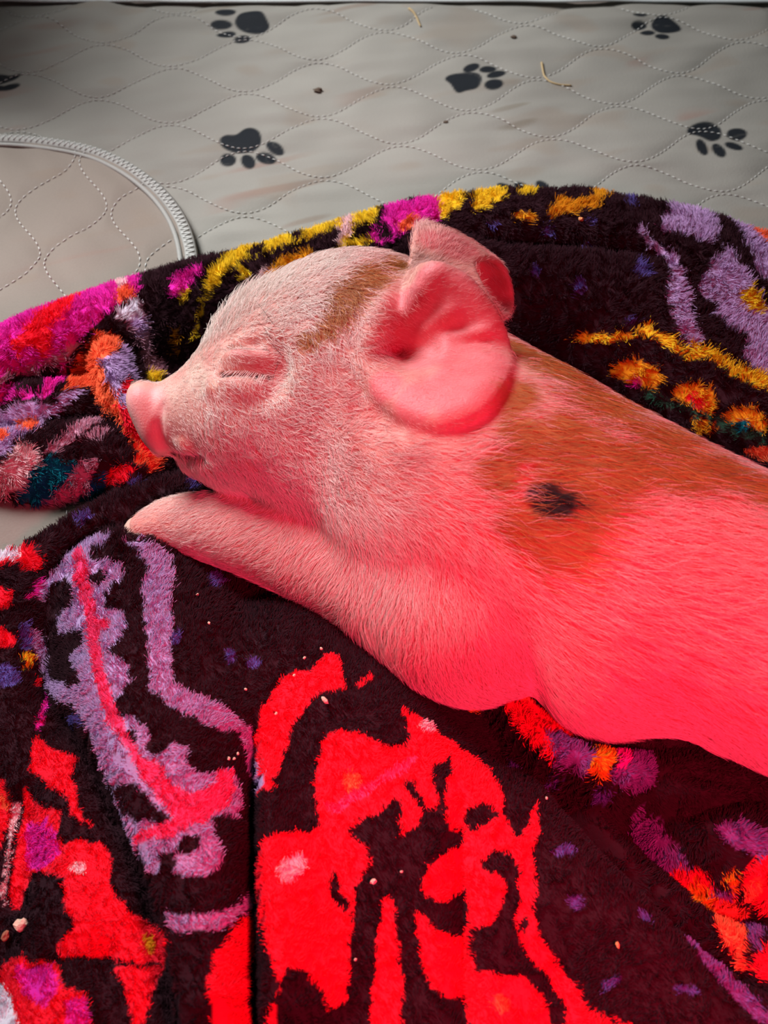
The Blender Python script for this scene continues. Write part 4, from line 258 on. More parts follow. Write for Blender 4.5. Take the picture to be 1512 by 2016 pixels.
class Field:
    """signed distance samples on a regular grid; blobs are melted together in it"""

    def __init__(s, lo, hi, h):
        s.lo = np.array(lo, np.float32)
        s.h = h
        s.n = np.ceil((np.array(hi) - s.lo) / h).astype(int) + 1
        s.ax = [s.lo[i] + h * np.arange(s.n[i], dtype=np.float32) for i in range(3)]
        s.f = np.full(s.n, 0.03, np.float32)

    def box(s, lo, hi, m):
        a = np.clip(((np.array(lo) - m - s.lo) / s.h).astype(int), 0, s.n)
        b = np.clip(((np.array(hi) + m - s.lo) / s.h).astype(int) + 2, 0, s.n)
        sl = tuple(slice(a[i], b[i]) for i in range(3))
        return sl, s.ax[0][sl[0]][:, None, None], s.ax[1][sl[1]][None, :, None], s.ax[2][sl[2]][None, None, :]

    def put(s, sl, d, k, cut=False):
        if cut:
            s.f[sl] = -smin(-s.f[sl], d, k)
        else:
            s.f[sl] = smin(s.f[sl], d, k)

    def cone(s, a, b, ra, rb, k, cut=False):
        a = np.array(a); b = np.array(b)
        r = max(ra, rb)
        sl, X, Y, Z = s.box(np.minimum(a, b) - r, np.maximum(a, b) + r, k + 0.012)
        s.put(sl, round_cone(X, Y, Z, a, b, ra, rb).astype(np.float32), k, cut)

    def chain(s, pts, k, cut=False):
        """a limb: one rounded tube through joints (x, y, z, radius)"""
        q = catmull(pts, 6, False)
        r = q[:, 3].max()
        sl, X, Y, Z = s.box(q[:, :3].min(0) - r, q[:, :3].max(0) + r, k + 0.012)
        best = None
        for a, b in zip(q[:-1], q[1:]):
            d = round_cone(X, Y, Z, a[:3], b[:3], a[3], b[3])
            best = d if best is None else np.minimum(best, d)
        s.put(sl, best.astype(np.float32), k, cut)

    def ell(s, c, r, M, k, cut=False):
        c = np.array(c); r = np.array(r); M = np.array(M)
        R = max(r)
        sl, X, Y, Z = s.box(c - R, c + R, k + 0.012)
        x, y, z = X - c[0], Y - c[1], Z - c[2]
        q = [(x * M[i][0] + y * M[i][1] + z * M[i][2]) / r[i] for i in range(3)]
        k0 = np.sqrt(q[0] ** 2 + q[1] ** 2 + q[2] ** 2) + 1e-6
        k1 = np.sqrt((q[0] / r[0]) ** 2 + (q[1] / r[1]) ** 2 + (q[2] / r[2]) ** 2) + 1e-6
        s.put(sl, (k0 * (k0 - 1) / k1).astype(np.float32), k, cut)

    def sheet(s, pts, rad, k):
        """thin wall through a cloud of points"""
        E = np.full(s.n, 0.02, np.float32)
        w = 4
        for p, r in zip(pts, rad):
            i = ((p - s.lo) / s.h).astype(int)
            a = np.maximum(i - w + 1, 0); b = np.minimum(i + w + 1, s.n)
            sl = tuple(slice(a[j], b[j]) for j in range(3))
            d = np.sqrt((s.ax[0][sl[0]] - p[0])[:, None, None] ** 2 + (s.ax[1][sl[1]] - p[1])[None, :, None] ** 2
                        + (s.ax[2][sl[2]] - p[2])[None, None, :] ** 2) - r
            np.minimum(E[sl], d, out=E[sl])
        s.f = np.where(E < 0.012, smin(s.f, E, k), s.f)

    def sample(s, P):
        q = np.clip((P - s.lo) / s.h, 0, s.n - 1.001)
        i = q.astype(int); t = q - i
        out = 0
        for dx in (0, 1):
            for dy in (0, 1):
                for dz in (0, 1):
                    w = (t[..., 0] if dx else 1 - t[..., 0]) * (t[..., 1] if dy else 1 - t[..., 1]) * (t[..., 2] if dz else 1 - t[..., 2])
                    out = out + w * s.f[i[..., 0] + dx, i[..., 1] + dy, i[..., 2] + dz]
        return out

    def mesh(s):
        """surface nets: one vertex per crossed cell, one quad per crossed grid edge"""
        f = s.f
        neg = f < 0
        c = np.zeros(tuple(s.n - 1), np.int8)
        for dx in (0, 1):
            for dy in (0, 1):
                for dz in (0, 1):
                    c += neg[dx:dx + s.n[0] - 1, dy:dy + s.n[1] - 1, dz:dz + s.n[2] - 1]
        cells = np.argwhere((c > 0) & (c < 8))
        idx = np.full(tuple(s.n - 1), -1, np.int32)
        idx[tuple(cells.T)] = np.arange(len(cells))
        acc = np.zeros((len(cells), 3)); cnt = np.zeros(len(cells))
        corners = [(x, y, z) for x in (0, 1) for y in (0, 1) for z in (0, 1)]
        for A in corners:
            for ax in range(3):
                if A[ax]:
                    continue
                B = list(A); B[ax] = 1
                fa = f[cells[:, 0] + A[0], cells[:, 1] + A[1], cells[:, 2] + A[2]]
                fb = f[cells[:, 0] + B[0], cells[:, 1] + B[1], cells[:, 2] + B[2]]
                m = (fa < 0) != (fb < 0)
                t = np.where(m, fa / np.where(m, fa - fb, 1), 0)
                p = np.array(A, float)[None, :].repeat(len(cells), 0)
                p[:, ax] += t
                acc += p * m[:, None]; cnt += m
        V = s.lo + s.h * (cells + acc / cnt[:, None])
        quads = []
        for ax in range(3):
            o1, o2 = (ax + 1) % 3, (ax + 2) % 3
            a = [slice(None)] * 3; b = [slice(None)] * 3
            a[ax] = slice(0, -1); b[ax] = slice(1, None)
            e = neg[tuple(a)] != neg[tuple(b)]
            E = np.argwhere(e)
            E = E[(E[:, o1] > 0) & (E[:, o2] > 0) & (E[:, o1] < s.n[o1] - 1) & (E[:, o2] < s.n[o2] - 1)]
            ins = neg[tuple(E.T)]
            q = []
            for d1, d2 in ((1, 1), (0, 1), (0, 0), (1, 0)):
                c2 = E.copy(); c2[:, o1] -= d1; c2[:, o2] -= d2
                q.append(idx[tuple(c2.T)])
            q = np.stack(q, 1)
            q[~ins] = q[~ins][:, ::-1]
            quads.append(q)
        return V, np.concatenate(quads)


def relax(V, Q, it, lam=0.5, mu=-0.52):
    e = np.concatenate([Q[:, [0, 1]], Q[:, [1, 2]], Q[:, [2, 3]], Q[:, [3, 0]]])
    n = len(V)
    i = np.concatenate([e[:, 0], e[:, 1]]); j = np.concatenate([e[:, 1], e[:, 0]])
    cnt = np.bincount(i, minlength=n)[:, None]
    for k in range(it):
        for l in (lam, mu):
            A = np.stack([np.bincount(i, V[j, c], n) for c in range(3)], 1) / cnt
            V = V + l * (A - V)
    return V


def vnormals(V, Q):
    fn = np.cross(V[Q[:, 2]] - V[Q[:, 0]], V[Q[:, 3]] - V[Q[:, 1]])
    N = np.stack([np.bincount(Q.ravel(), np.repeat(fn[:, c], 4), len(V)) for c in range(3)], 1)
    return N / (np.linalg.norm(N, axis=1, keepdims=True) + 1e-12)


def vnoise(x, y, cell, seed):
    """smooth value noise in -1..1"""
    r = np.random.RandomState(seed).uniform(-1, 1, (128, 128))
    u = np.asarray(x) / cell + 57.3; v = np.asarray(y) / cell + 31.7
    i = np.floor(u).astype(int); j = np.floor(v).astype(int)
    a = u - i; b = v - j
    a = a * a * (3 - 2 * a); b = b * b * (3 - 2 * b)
    g = lambda p, q: r[p % 128, q % 128]
    return (g(i, j) * (1 - a) + g(i + 1, j) * a) * (1 - b) + (g(i, j + 1) * (1 - a) + g(i + 1, j + 1) * a) * b


def polydist(X, Y, pts):
    """distance to a polyline, signed side (+ left of travel) and the values interpolated along it (columns 2..)"""
    pts = np.array(pts, float)
    best = np.full(X.shape, 1e9); side = np.zeros(X.shape); val = [np.zeros(X.shape) for _ in range(pts.shape[1] - 2)]
    T = np.zeros(X.shape)
    n = len(pts) - 1
    for i in range(n):
        a, b = pts[i], pts[i + 1]
        ba = b[:2] - a[:2]
        L2 = max(ba @ ba, 1e-12)
        tr = ((X - a[0]) * ba[0] + (Y - a[1]) * ba[1]) / L2
        t = np.clip(tr, 0, 1)
        dx = X - a[0] - t * ba[0]; dy = Y - a[1] - t * ba[1]
        d = np.sqrt(dx * dx + dy * dy)
        m = d < best
        best = np.where(m, d, best)
        side = np.where(m, np.sign(ba[0] * (Y - a[1]) - ba[1] * (X - a[0])), side)
        T = np.where(m, (i + t) / n, T)
        for c in range(len(val)):
            val[c] = np.where(m, a[2 + c] + t * (b[2 + c] - a[2 + c]), val[c])
    return best, side, val, T


def inside(X, Y, poly):
    poly = np.array(poly, float)
    r = np.zeros(X.shape, bool)
    n = len(poly)
    for i in range(n):
        x0, y0 = poly[i]; x1, y1 = poly[(i + 1) % n]
        if y0 == y1:
            continue
        r ^= ((Y > y0) != (Y > y1)) & (X < (x1 - x0) * (Y - y0) / (y1 - y0) + x0)
    return r


def catmull(P, n, closed=True):
    P = np.array(P, float)
    m = len(P)
    out = []
    for i in range(m if closed else m - 1):
        if closed:
            a, b, c, d = P[(i - 1) % m], P[i], P[(i + 1) % m], P[(i + 2) % m]
        else:
            a, b, c, d = P[max(i - 1, 0)], P[i], P[i + 1], P[min(i + 2, m - 1)]
        for k in range(n):
            t = k / n
            out.append(0.5 * (2 * b + (c - a) * t + (2 * a - 5 * b + 4 * c - d) * t * t + (3 * b - a - 3 * c + d) * t ** 3))
    if not closed:
        out.append(P[-1])
    return np.array(out)


def pig_field(D):
    F = Field(D['lo'], D['hi'], D['h'])
    for p in D['prims']:
        if p[0] == 'cone':
            F.cone(*p[1:])
        elif p[0] == 'ell':
            F.ell(*p[1:])
        elif p[0] == 'chain':
            F.chain(*p[1:])
        else:
            pts, rad = ear_points(p[1])
            F.sheet(pts, rad, p[2])
    return F


def ear_points(E):
    """a cupped ear: rows of points run from the canal out to the rim"""
    if 'mouth' in E:                              # a rolled ear: rows run from the mouth to the back
        A = catmull(E['mouth'], 12); B = catmull(E['back'], 12)
        n = E['rows']
        rows = []
        for k in range(n + 1):
            t = k / n
            p = A * (1 - t) + B * t
            c = p.mean(0)
            rows.append(c + (p - c) * (1 + E['bulge'] * math.sin(math.pi * t)))
        pts = np.concatenate(rows)
        return pts, np.full(len(pts), E['thick'])
    rim4 = catmull(E['rim'], 14)
    rim, pw = rim4[:, :3], rim4[:, 3]
    c = np.array(E['canal']); N = np.array(E['axis'])
    nr = E['rows']
    pts, rad = [], []
    for k in range(nr + 1):
        r = k / nr
        fold = E.get('curl', 0) * max(0, r - 0.85) ** 2 / 0.0225
        step = max(1, int(round(1 / max(r, 0.06) * 0.9)))
        for i in range(0, len(rim), step):
            p = c + (rim[i] - c) * r - N * (E['deep'] * (1 - r) ** pw[i] + fold)
            th = 2 * math.pi * i / len(rim)
            for (t0, tw, r0, r1, h) in E.get('ribs', ()):
                dt = (th - t0 + math.pi) % (2 * math.pi) - math.pi
                p = p + N * h * math.exp(-(dt / tw) ** 2) * max(0, min(1, (r - r0) / 0.15)) * max(0, min(1, (r1 - r) / 0.15))
            pts.append(p)
            rad.append(E['thick'] * (1.25 - 0.45 * r))
    return np.array(pts), np.array(rad)


def blanket_height(B, X, Y, under=None):
    z = np.full(X.shape, B['base'])
    z = z + B['base'] * 0.25 * vnoise(X, Y, 0.05, 3)
    for pts in B['ridges']:
        d, s, (h, w), T = polydist(X, Y, pts)
        t = np.clip(d / w, 0, 1)
        r = h * (1 - t * t) ** 0.75
        z = -smin(-z, -r, 0.006)
    for pts in B['steps']:                       # + side stands above the line, the other side stays
        d, s, (h, w), T = polydist(X, Y, pts)
        e = np.clip(np.minimum(T, 1 - T) * 8, 0, 1)
        z = z + np.where(s > 0, h * np.exp(-(d / w) ** 2) * np.clip(d / 0.0025, 0, 1) ** 0.5, 0) * e
    for pts in B['creases']:
        d, s, (h, w), T = polydist(X, Y, pts)
        e = np.clip(np.minimum(T, 1 - T) * 8, 0, 1)
        z = z - h * np.exp(-np.abs(d / w) ** 1.3) * e
    z = z + 0.0012 * vnoise(X, Y, 0.022, 5) + 0.0006 * vnoise(X, Y, 0.009, 6)
    z = np.maximum(z, 0.0078)
    if under is not None:
        z = np.minimum(z, np.maximum(under(X, Y) - 0.0012, 0.0045))
    d, s, v, T = polydist(X, Y, [list(p) + [0] for p in B['outline']] + [list(B['outline'][0]) + [0]])
    ins = inside(X, Y, B['outline'])
    e = np.clip(np.where(ins, d, 0) / B['edge'], 0, 1)
    z = 0.0042 + (z - 0.0042) * np.sqrt(1 - (1 - e) ** 2)
    return z, ins, d


def underside(F):
    neg = F.f < 0
    any_ = neg.any(2)
    k = neg.argmax(2)
    u = np.where(any_, F.ax[2][k], 1.0)
    # spread the footprint a little so the cloth clears the flanks
    for _ in range(2):
        v = u.copy()
        v[1:] = np.minimum(v[1:], u[:-1] + F.h * 1.5); v[:-1] = np.minimum(v[:-1], u[1:] + F.h * 1.5)
        v[:, 1:] = np.minimum(v[:, 1:], u[:, :-1] + F.h * 1.5); v[:, :-1] = np.minimum(v[:, :-1], u[:, 1:] + F.h * 1.5)
        u = v

    def g(X, Y):
        i = np.round((X - F.lo[0]) / F.h).astype(int); j = np.round((Y - F.lo[1]) / F.h).astype(int)
        ok = (i >= 0) & (j >= 0) & (i < F.n[0]) & (j < F.n[1])
        return np.where(ok, u[np.clip(i, 0, F.n[0] - 1), np.clip(j, 0, F.n[1] - 1)], 1.0)
    return g

# ---------------------------------------------------------------- scene helpers
def tag(o, label=None, cat=None, group=None, kind=None):
    for k, v in (('label', label), ('category', cat), ('group', group), ('kind', kind)):
        if v:
            o[k] = v
    return o


def material(name, color=None, attr=False, rough=0.7, spec=0.2, sheen=0.0, sss=0.0, bump=None, grain=0.0, grain_scale=300):
    m = bpy.data.materials.new(name)
    m.use_nodes = True
    nt = m.node_tree
    b = nt.nodes['Principled BSDF']
    b.inputs['Roughness'].default_value = rough
    b.inputs['Specular IOR Level'].default_value = spec
    b.inputs['Sheen Weight'].default_value = sheen
    if sss:
        b.inputs['Subsurface Weight'].default_value = sss
        b.inputs['Subsurface Radius'].default_value = (1.0, 0.35, 0.25)
        b.inputs['Subsurface Scale'].default_value = 0.003
    tc = nt.nodes.new('ShaderNodeTexCoord')
    if attr:
        a = nt.nodes.new('ShaderNodeAttribute')
        a.attribute_name = 'Col'
        src = a.outputs['Color']
    else:
        r = nt.nodes.new('ShaderNodeRGB')
        r.outputs[0].default_value = (*color, 1)
        src = r.outputs[0]
    if grain:
        n = nt.nodes.new('ShaderNodeTexNoise')
        n.inputs['Scale'].default_value = grain_scale
        n.inputs['Detail'].default_value = 4
        nt.links.new(tc.outputs['Object'], n.inputs['Vector'])
        mr = nt.nodes.new('ShaderNodeMapRange')
        mr.inputs['To Min'].default_value = 1 - grain
        mr.inputs['To Max'].default_value = 1 + grain
        nt.links.new(n.outputs['Fac'], mr.inputs['Value'])
        mx = nt.nodes.new('ShaderNodeVectorMath')
        mx.operation = 'SCALE'
        nt.links.new(src, mx.inputs[0])
        nt.links.new(mr.outputs[0], mx.inputs['Scale'])
        src = mx.outputs[0]
    nt.links.new(src, b.inputs['Base Color'])
    if bump:
        n = nt.nodes.new('ShaderNodeTexNoise')
        n.inputs['Scale'].default_value = bump[0]
        n.inputs['Detail'].default_value = 5
        nt.links.new(tc.outputs['Object'], n.inputs['Vector'])
        bp = nt.nodes.new('ShaderNodeBump')
        bp.inputs['Strength'].default_value = bump[1]
        bp.inputs['Distance'].default_value = 0.0006
        nt.links.new(n.outputs['Fac'], bp.inputs['Height'])
        nt.links.new(bp.outputs[0], b.inputs['Normal'])
    return m


def mesh_obj(name, V, F, mat, parent=None, col=None):
    me = bpy.data.meshes.new(name)
    V = np.asarray(V, np.float32); F = np.asarray(F, np.int32)
    k = F.shape[1]
    me.vertices.add(len(V)); me.vertices.foreach_set('co', V.ravel())
    me.loops.add(F.size); me.loops.foreach_set('vertex_index', F.ravel())
    me.polygons.add(len(F))
    me.polygons.foreach_set('loop_start', np.arange(len(F), dtype=np.int32) * k)
    me.polygons.foreach_set('loop_total', np.full(len(F), k, np.int32))
    me.polygons.foreach_set('use_smooth', np.ones(len(F), bool))
    if col is not None:
        a = me.attributes.new('Col', 'FLOAT_COLOR', 'POINT')
        a.data.foreach_set('color', np.concatenate([col, np.ones((len(col), 1))], 1).astype(np.float32).ravel())
    me.update(); me.validate()
    me.materials.append(mat)
    o = bpy.data.objects.new(name, me)
    COL.objects.link(o)
    if parent:
        o.parent = parent
        o.matrix_parent_inverse = parent.matrix_world.inverted()
    return o


def hair_obj(name, P, rad, mat, parent, col):
    """P: strands x points x 3"""
    n, k = P.shape[:2]
    hc = bpy.data.hair_curves.new(name)
    hc.add_curves([k] * n)
    hc.points.foreach_set('position', P.astype(np.float32).ravel())
    a = hc.attributes.get('radius') or hc.attributes.new('radius', 'FLOAT', 'POINT')
    a.data.foreach_set('value', rad.astype(np.float32).ravel())
    c = hc.attributes.new('Col', 'FLOAT_COLOR', 'CURVE')
    c.data.foreach_set('color', np.concatenate([col, np.ones((n, 1))], 1).astype(np.float32).ravel())
    hc.materials.append(mat)
    o = bpy.data.objects.new(name, hc)
    COL.objects.link(o)
    o.parent = parent
    if n > 300:
        o['kind'] = 'stuff'
    return o


def grid_faces(nx, ny):
    i = np.arange(nx * ny).reshape(nx, ny)
    return np.stack([i[:-1, :-1], i[1:, :-1], i[1:, 1:], i[:-1, 1:]], -1).reshape(-1, 4)


def tube(path, r, sides=6, flat=1.0, close=False):
    """ring-swept tube along a polyline lying near the ground; flat squashes it"""
    path = np.asarray(path, float)
    n = len(path)
    t = np.gradient(path, axis=0)
    t /= np.linalg.norm(t, axis=1, keepdims=True) + 1e-12
    up = np.array([0, 0, 1.0])
    s = np.cross(t, up); s /= np.linalg.norm(s, axis=1, keepdims=True) + 1e-12
    u = np.cross(s, t)
    r = np.broadcast_to(r, (n,))
    V = []
    for k in range(sides):
        a = 2 * math.pi * k / sides
        V.append(path + s * (r * math.cos(a))[:, None] + u * (r * flat * math.sin(a))[:, None])
    V = np.stack(V, 1).reshape(-1, 3)
    F = []
    for i in range(n - 1):
        for k in range(sides):
            F.append((i * sides + k, i * sides + (k + 1) % sides, (i + 1) * sides + (k + 1) % sides, (i + 1) * sides + k))
    for base in (0, (n - 1) * sides):
        for k in range(1, sides - 2, 2):
            q = (base, base + k, base + k + 1, base + min(k + 2, sides - 1))
            F.append(q if base else q[::-1])
    return V, np.array(F)


def join(parts):
    V, F, o = [], [], 0
    for v, f in parts:
        V.append(v); F.append(f + o); o += len(v)
    return np.concatenate(V), np.concatenate(F)


def smooth01(x, a, b):
    t = np.clip((x - a) / (b - a), 0, 1)
    return t * t * (3 - 2 * t)


rng = np.random.RandomState(7)

# ---------------------------------------------------------------- floor under the bedding
fl = material('worn_floor', (0.16, 0.13, 0.11), rough=0.8, grain=0.3, grain_scale=30, bump=(60, 0.3))
V, F = np.array([[-1.2, -1, -.006], [1.2, -1, -.006], [1.2, 1.2, -.006], [-1.2, 1.2, -.006]]), np.array([[0, 1, 2, 3]])
tag(mesh_obj('floor', V, F, fl), 'dull brown floor under the bedding', None, None, 'structure')
# boards added beyond the frame to shade the pad's far left corner
bd = material('shade_board', (0.20, 0.10, 0.07), rough=0.8, grain=0.3, grain_scale=40)
for bname, (bx0, bx1, by0, by1, bz) in (('shade_board_left', (-0.318, -0.296, 0.325, 0.62, 0.29)), ('shade_board_back', (-0.296, 0.2, 0.60, 0.62, 0.06))):
    bm = bmesh.new()
    bmesh.ops.create_cube(bm, size=1)
    for v in bm.verts:
        v.co = Vector(((bx0 + bx1) / 2 + (bx1 - bx0) * v.co.x, (by0 + by1) / 2 + (by1 - by0) * v.co.y, bz / 2 - 0.003 + (bz + 0.006) * v.co.z))
    bmesh.ops.bevel(bm, geom=bm.edges[:], offset=0.003, segments=2, affect='EDGES')
    me = bpy.data.meshes.new(bname); bm.to_mesh(me); bm.free(); me.materials.append(bd)
    o = bpy.data.objects.new(bname, me); COL.objects.link(o)
    tag(o, 'unseen brown board added left of the pad to shade its corner' if bname == 'shade_board_left' else 'unseen low brown board added behind the pad for shade', None, None, 'structure')

# ---------------------------------------------------------------- quilted pads
thread_m = material('white_thread', (0.60, 0.59, 0.55), rough=0.6)
binding_m = material('pale_binding', (0.30, 0.29, 0.265), rough=0.7, grain=0.12, grain_scale=900)
pad_m = material('printed_pad_cloth', attr=True, rough=0.7, spec=0.1, grain=0.06, grain_scale=1500, bump=(900, 0.25))
pad2_m = material('plain_pad_cloth', attr=True, rough=0.8, grain=0.08, grain_scale=1200, bump=(900, 0.25))


def quilt_uv(X, Y, q):
    c, s = math.cos(q['rot']), math.sin(q['rot'])
    x, y = X - q['o'][0], Y - q['o'][1]
    return x * c + y * s, -x * s + y * c


def quilt_dist(X, Y, q):
    """distance across the waves to the nearest stitched line"""
    u, v = quilt_uv(X, Y, q)
    n0 = np.round(v / q['p'])
    best = np.full(np.shape(X), 1.0)
    for k in (-1, 0, 1):
        n = n0 + k
        vl = n * q['p'] + q['a'] * np.sin(2 * math.pi * u / q['L']) * np.where(n % 2 == 0, 1, -1)
        best = np.minimum(best, np.abs(v - vl))
    return best


def pad_z(X, Y, q):
    d = quilt_dist(X, Y, q)
    z = q['z'] + q['puff'] * (1 - np.exp(-d / 0.007))
    a = q['wr']
    u = X * math.cos(a) + Y * math.sin(a); v = -X * math.sin(a) + Y * math.cos(a)
    z = z + q['wh'] * vnoise(u * 0.35, v, 0.009, 21) + q['wh'] * 0.9 * vnoise(u * 0.5, v, 0.022, 22)
    if 'rolls' in q:
        for pts in q['rolls']:
            dd, s_, (h, w), T = polydist(X, Y, pts)
            z = z + h * np.exp(-(dd / w) ** 2)
    return z


def stitches(q, xr, yr, keep):
    parts = []
    ext = max(xr[1] - xr[0], yr[1] - yr[0])
    cx, cy = (xr[0] + xr[1]) / 2 - q['o'][0], (yr[0] + yr[1]) / 2 - q['o'][1]
    c, s = math.cos(q['rot']), math.sin(q['rot'])
    uc, vc = cx * c + cy * s, -cx * s + cy * c
    for n in range(int((vc - ext) / q['p']), int((vc + ext) / q['p']) + 1):
        u = uc - ext
        while u < uc + ext:
            k = 2 * math.pi / q['L']
            sg = 1 if n % 2 == 0 else -1
            slope = q['a'] * k * math.cos(k * u) * sg
            du = q['dash'] / math.sqrt(1 + slope * slope)
            us = u + du * np.array([0.05, 0.38, 0.70])
            vs = n * q['p'] + q['a'] * np.sin(k * us) * sg
            x = us * c - vs * s + q['o'][0]; y = us * s + vs * c + q['o'][1]
            u += du
            if xr[0] < x[1] < xr[1] and yr[0] < y[1] < yr[1] and keep(x[1], y[1]):
                z = pad_z(x, y, q) + 0.0003
                P = np.stack([x, y, z], 1)
                P[1, 2] += 0.0003
                parts.append(tube(P, [0.0002, q['tw'], 0.0002], 4, 0.7))
    return join(parts)


def cloth_stains(X, Y, base, seed, amt):
    col = np.array(base)[None, None, :].repeat(X.shape[0], 0).repeat(X.shape[1], 1)
    n1 = vnoise(X, Y, 0.06, seed); n2 = vnoise(X * 0.4 + Y * 0.3, Y - 0.3 * X, 0.012, seed + 1); n3 = vnoise(X, Y, 0.02, seed + 2)
    col = col * (1 + 0.08 * n1 + 0.05 * n3)[..., None]
    st = smooth01(n2, 0.45, 0.9)[..., None] * amt * 0.5
    col = col * (1 - st) + st * np.array((0.21, 0.14, 0.09))
    a = 0.35
    u = X * math.cos(a) + Y * math.sin(a); v = Y * math.cos(a) - X * math.sin(a)
    sk = smooth01(vnoise(u * 0.16, v, 0.0075, seed + 5), 0.52, 0.85) * smooth01(vnoise(X, Y, 0.05, seed + 6), -0.1, 0.4)
    sk = sk[..., None] * amt
    red = smooth01(vnoise(X, Y, 0.09, seed + 7), -0.2, 0.3)[..., None]
    col = col * (1 - sk) + sk * (np.array((0.25, 0.12, 0.09)) * red + np.array((0.13, 0.10, 0.065)) * (1 - red))
    return np.clip(col, 0, 1)


# large pad printed with paw prints
st = 0.0011
x = np.arange(PAD['x'][0], PAD['x'][1], st); y = np.arange(PAD['y'][0], PAD['y'][1], st)
X, Y = np.meshgrid(x, y, indexing='ij')
Z = pad_z(X, Y, QUILT1)
col = cloth_stains(X, Y, (0.245, 0.230, 0.200), 31, 0.45)
for paw in PAWS:
    for pts in paw:
        pts = catmull(np.array(pts) * 1e-4, 4)
        lo, hi = pts.min(0) - 0.003, pts.max(0) + 0.003
        i0, i1 = np.searchsorted(x, [lo[0], hi[0]]); j0, j1 = np.searchsorted(y, [lo[1], hi[1]])
        sx, sy = X[i0:i1, j0:j1], Y[i0:i1, j0:j1]
        if not sx.size:
            continue
        d, s_, v_, T = polydist(sx, sy, np.concatenate([pts, pts[:1]]))
        d = np.where(inside(sx, sy, pts), d, -d) + 0.0003
        w = smooth01(d, -0.0006, 0.0008)
        crack = smooth01(np.abs(vnoise(sx * 0.5, sy, 0.012, 77)), 0.0, 0.05)
        w = w * (0.9 + 0.1 * crack)
        col[i0:i1, j0:j1] = col[i0:i1, j0:j1] * (1 - w[..., None]) + w[..., None] * np.array((0.012, 0.014, 0.017))
pad = mesh_obj('quilted_pad', np.stack([X, Y, Z], -1).reshape(-1, 3), grid_faces(*X.shape), pad_m, None, col.reshape(-1, 3))
tag(pad, 'large grey beige quilted pad printed with black paw prints', 'pet pad')
V, F = stitches(QUILT1, (PAD['x'][0] + .01, PAD['x'][1] - .01), (0.02, PAD['y'][1] - .01), lambda a, b: True)
tag(mesh_obj('stitching', V, F, thread_m, pad), None, None, None, 'stuff')
bx = np.linspace(PAD['x'][0], PAD['x'][1], 160)
bp = np.stack([bx, np.full(160, PAD['y'][1]) - 0.001 + 0.0015 * vnoise(bx, bx * 0, 0.06, 4), 0.0036 + 0.0006 * vnoise(bx, bx * 0, 0.03, 8)], 1)
V, F = tube(bp, 0.0048, 8, 0.3)
tag(mesh_obj('edge_binding', V, F, material('bright_binding', (0.62, 0.65, 0.64), rough=0.6, grain=0.1, grain_scale=900), pad), 'bright pale binding along the far edge of the pad')

# small plain pad with a rounded, zigzag-bound corner
edge2 = catmull(PAD2['edge'], 10, False)
out2 = np.concatenate([edge2, np.array(PAD2['rest'])])
lo, hi = out2.min(0), out2.max(0)
st2 = 0.0012
x = np.arange(lo[0] - .002, hi[0] + .004, st2); y = np.arange(lo[1] - .002, hi[1] + .004, st2)
X, Y = np.meshgrid(x, y, indexing='ij')
ins = inside(X, Y, out2)
Z = pad_z(X, Y, QUILT2)
col = cloth_stains(X, Y, (0.205, 0.170, 0.140), 51, 0.35)
F = grid_faces(*X.shape)
F = F[ins.ravel()[F].all(1)]
used = np.unique(F)
remap = np.full(X.size, -1); remap[used] = np.arange(len(used))
pad2 = mesh_obj('quilted_pad', np.stack([X, Y, Z], -1).reshape(-1, 3)[used], remap[F], pad2_m, None, col.reshape(-1, 3)[used])
tag(pad2, 'small plain tan quilted pad with white zigzag bound rounded corner', 'pet pad')
V, F = stitches(QUILT2, (lo[0], hi[0]), (-0.06, hi[1]), lambda a, b: bool(inside(np.array([a]), np.array([b]), out2)[0]))
tag(mesh_obj('stitching', V, F, thread_m, pad2), None, None, None, 'stuff')
t = np.gradient(edge2, axis=0); t /= np.linalg.norm(t, axis=1, keepdims=True)
nrm = np.stack([t[:, 1], -t[:, 0]], 1)          # towards the pad
ze = np.full((len(edge2), 1), QUILT2['z'])
band = np.concatenate([edge2 + nrm * 0.0025, ze + 0.0006], 1)
V, F = tube(band, 0.0036, 8, 0.45)
bind = mesh_obj('edge_binding', V, F, binding_m, pad2)
zz = []
q = catmull(edge2, 1, False)
seg = np.concatenate([[0], np.cumsum(np.linalg.norm(np.diff(edge2, axis=0), axis=1))])
ss = np.arange(0, seg[-1], 0.0017)
ex = np.interp(ss, seg, edge2[:, 0]); ey = np.interp(ss, seg, edge2[:, 1])
nx_ = np.interp(ss, seg, nrm[:, 0]); ny_ = np.interp(ss, seg, nrm[:, 1])
off = np.where(np.arange(len(ss)) % 2 == 0, 0.0004, 0.0048)
path = np.stack([ex + nx_ * off, ey + ny_ * off, np.where(np.arange(len(ss)) % 2 == 0, QUILT2['z'] + 0.0023, QUILT2['z'] + 0.0024)], 1)
V, F = tube(path, 0.00036, 4)
tag(mesh_obj('zigzag_stitching', V, F, thread_m, bind), None, None, None, 'stuff')
cord = np.concatenate([edge2 + nrm * 0.0082, ze + 0.0012], 1)
V, F = tube(cord, 0.0013, 8, 0.9)
mesh_obj('piping', V, F, binding_m, pad2)

# ---------------------------------------------------------------- piglet
pig_skin_m = material('pig_skin', attr=True, rough=0.5, spec=0.25, sss=0.25, grain=0.08, grain_scale=500, bump=(1200, 0.35))
fur_m = material('pig_fur', attr=True, rough=0.45, spec=0.35)
dark_hair_m = material('dark_bristle', (0.02, 0.012, 0.01), rough=0.4)
hoof_m = material('pale_hoof_horn', (0.62, 0.38, 0.30), rough=0.45, spec=0.35, grain=0.15, grain_scale=250)

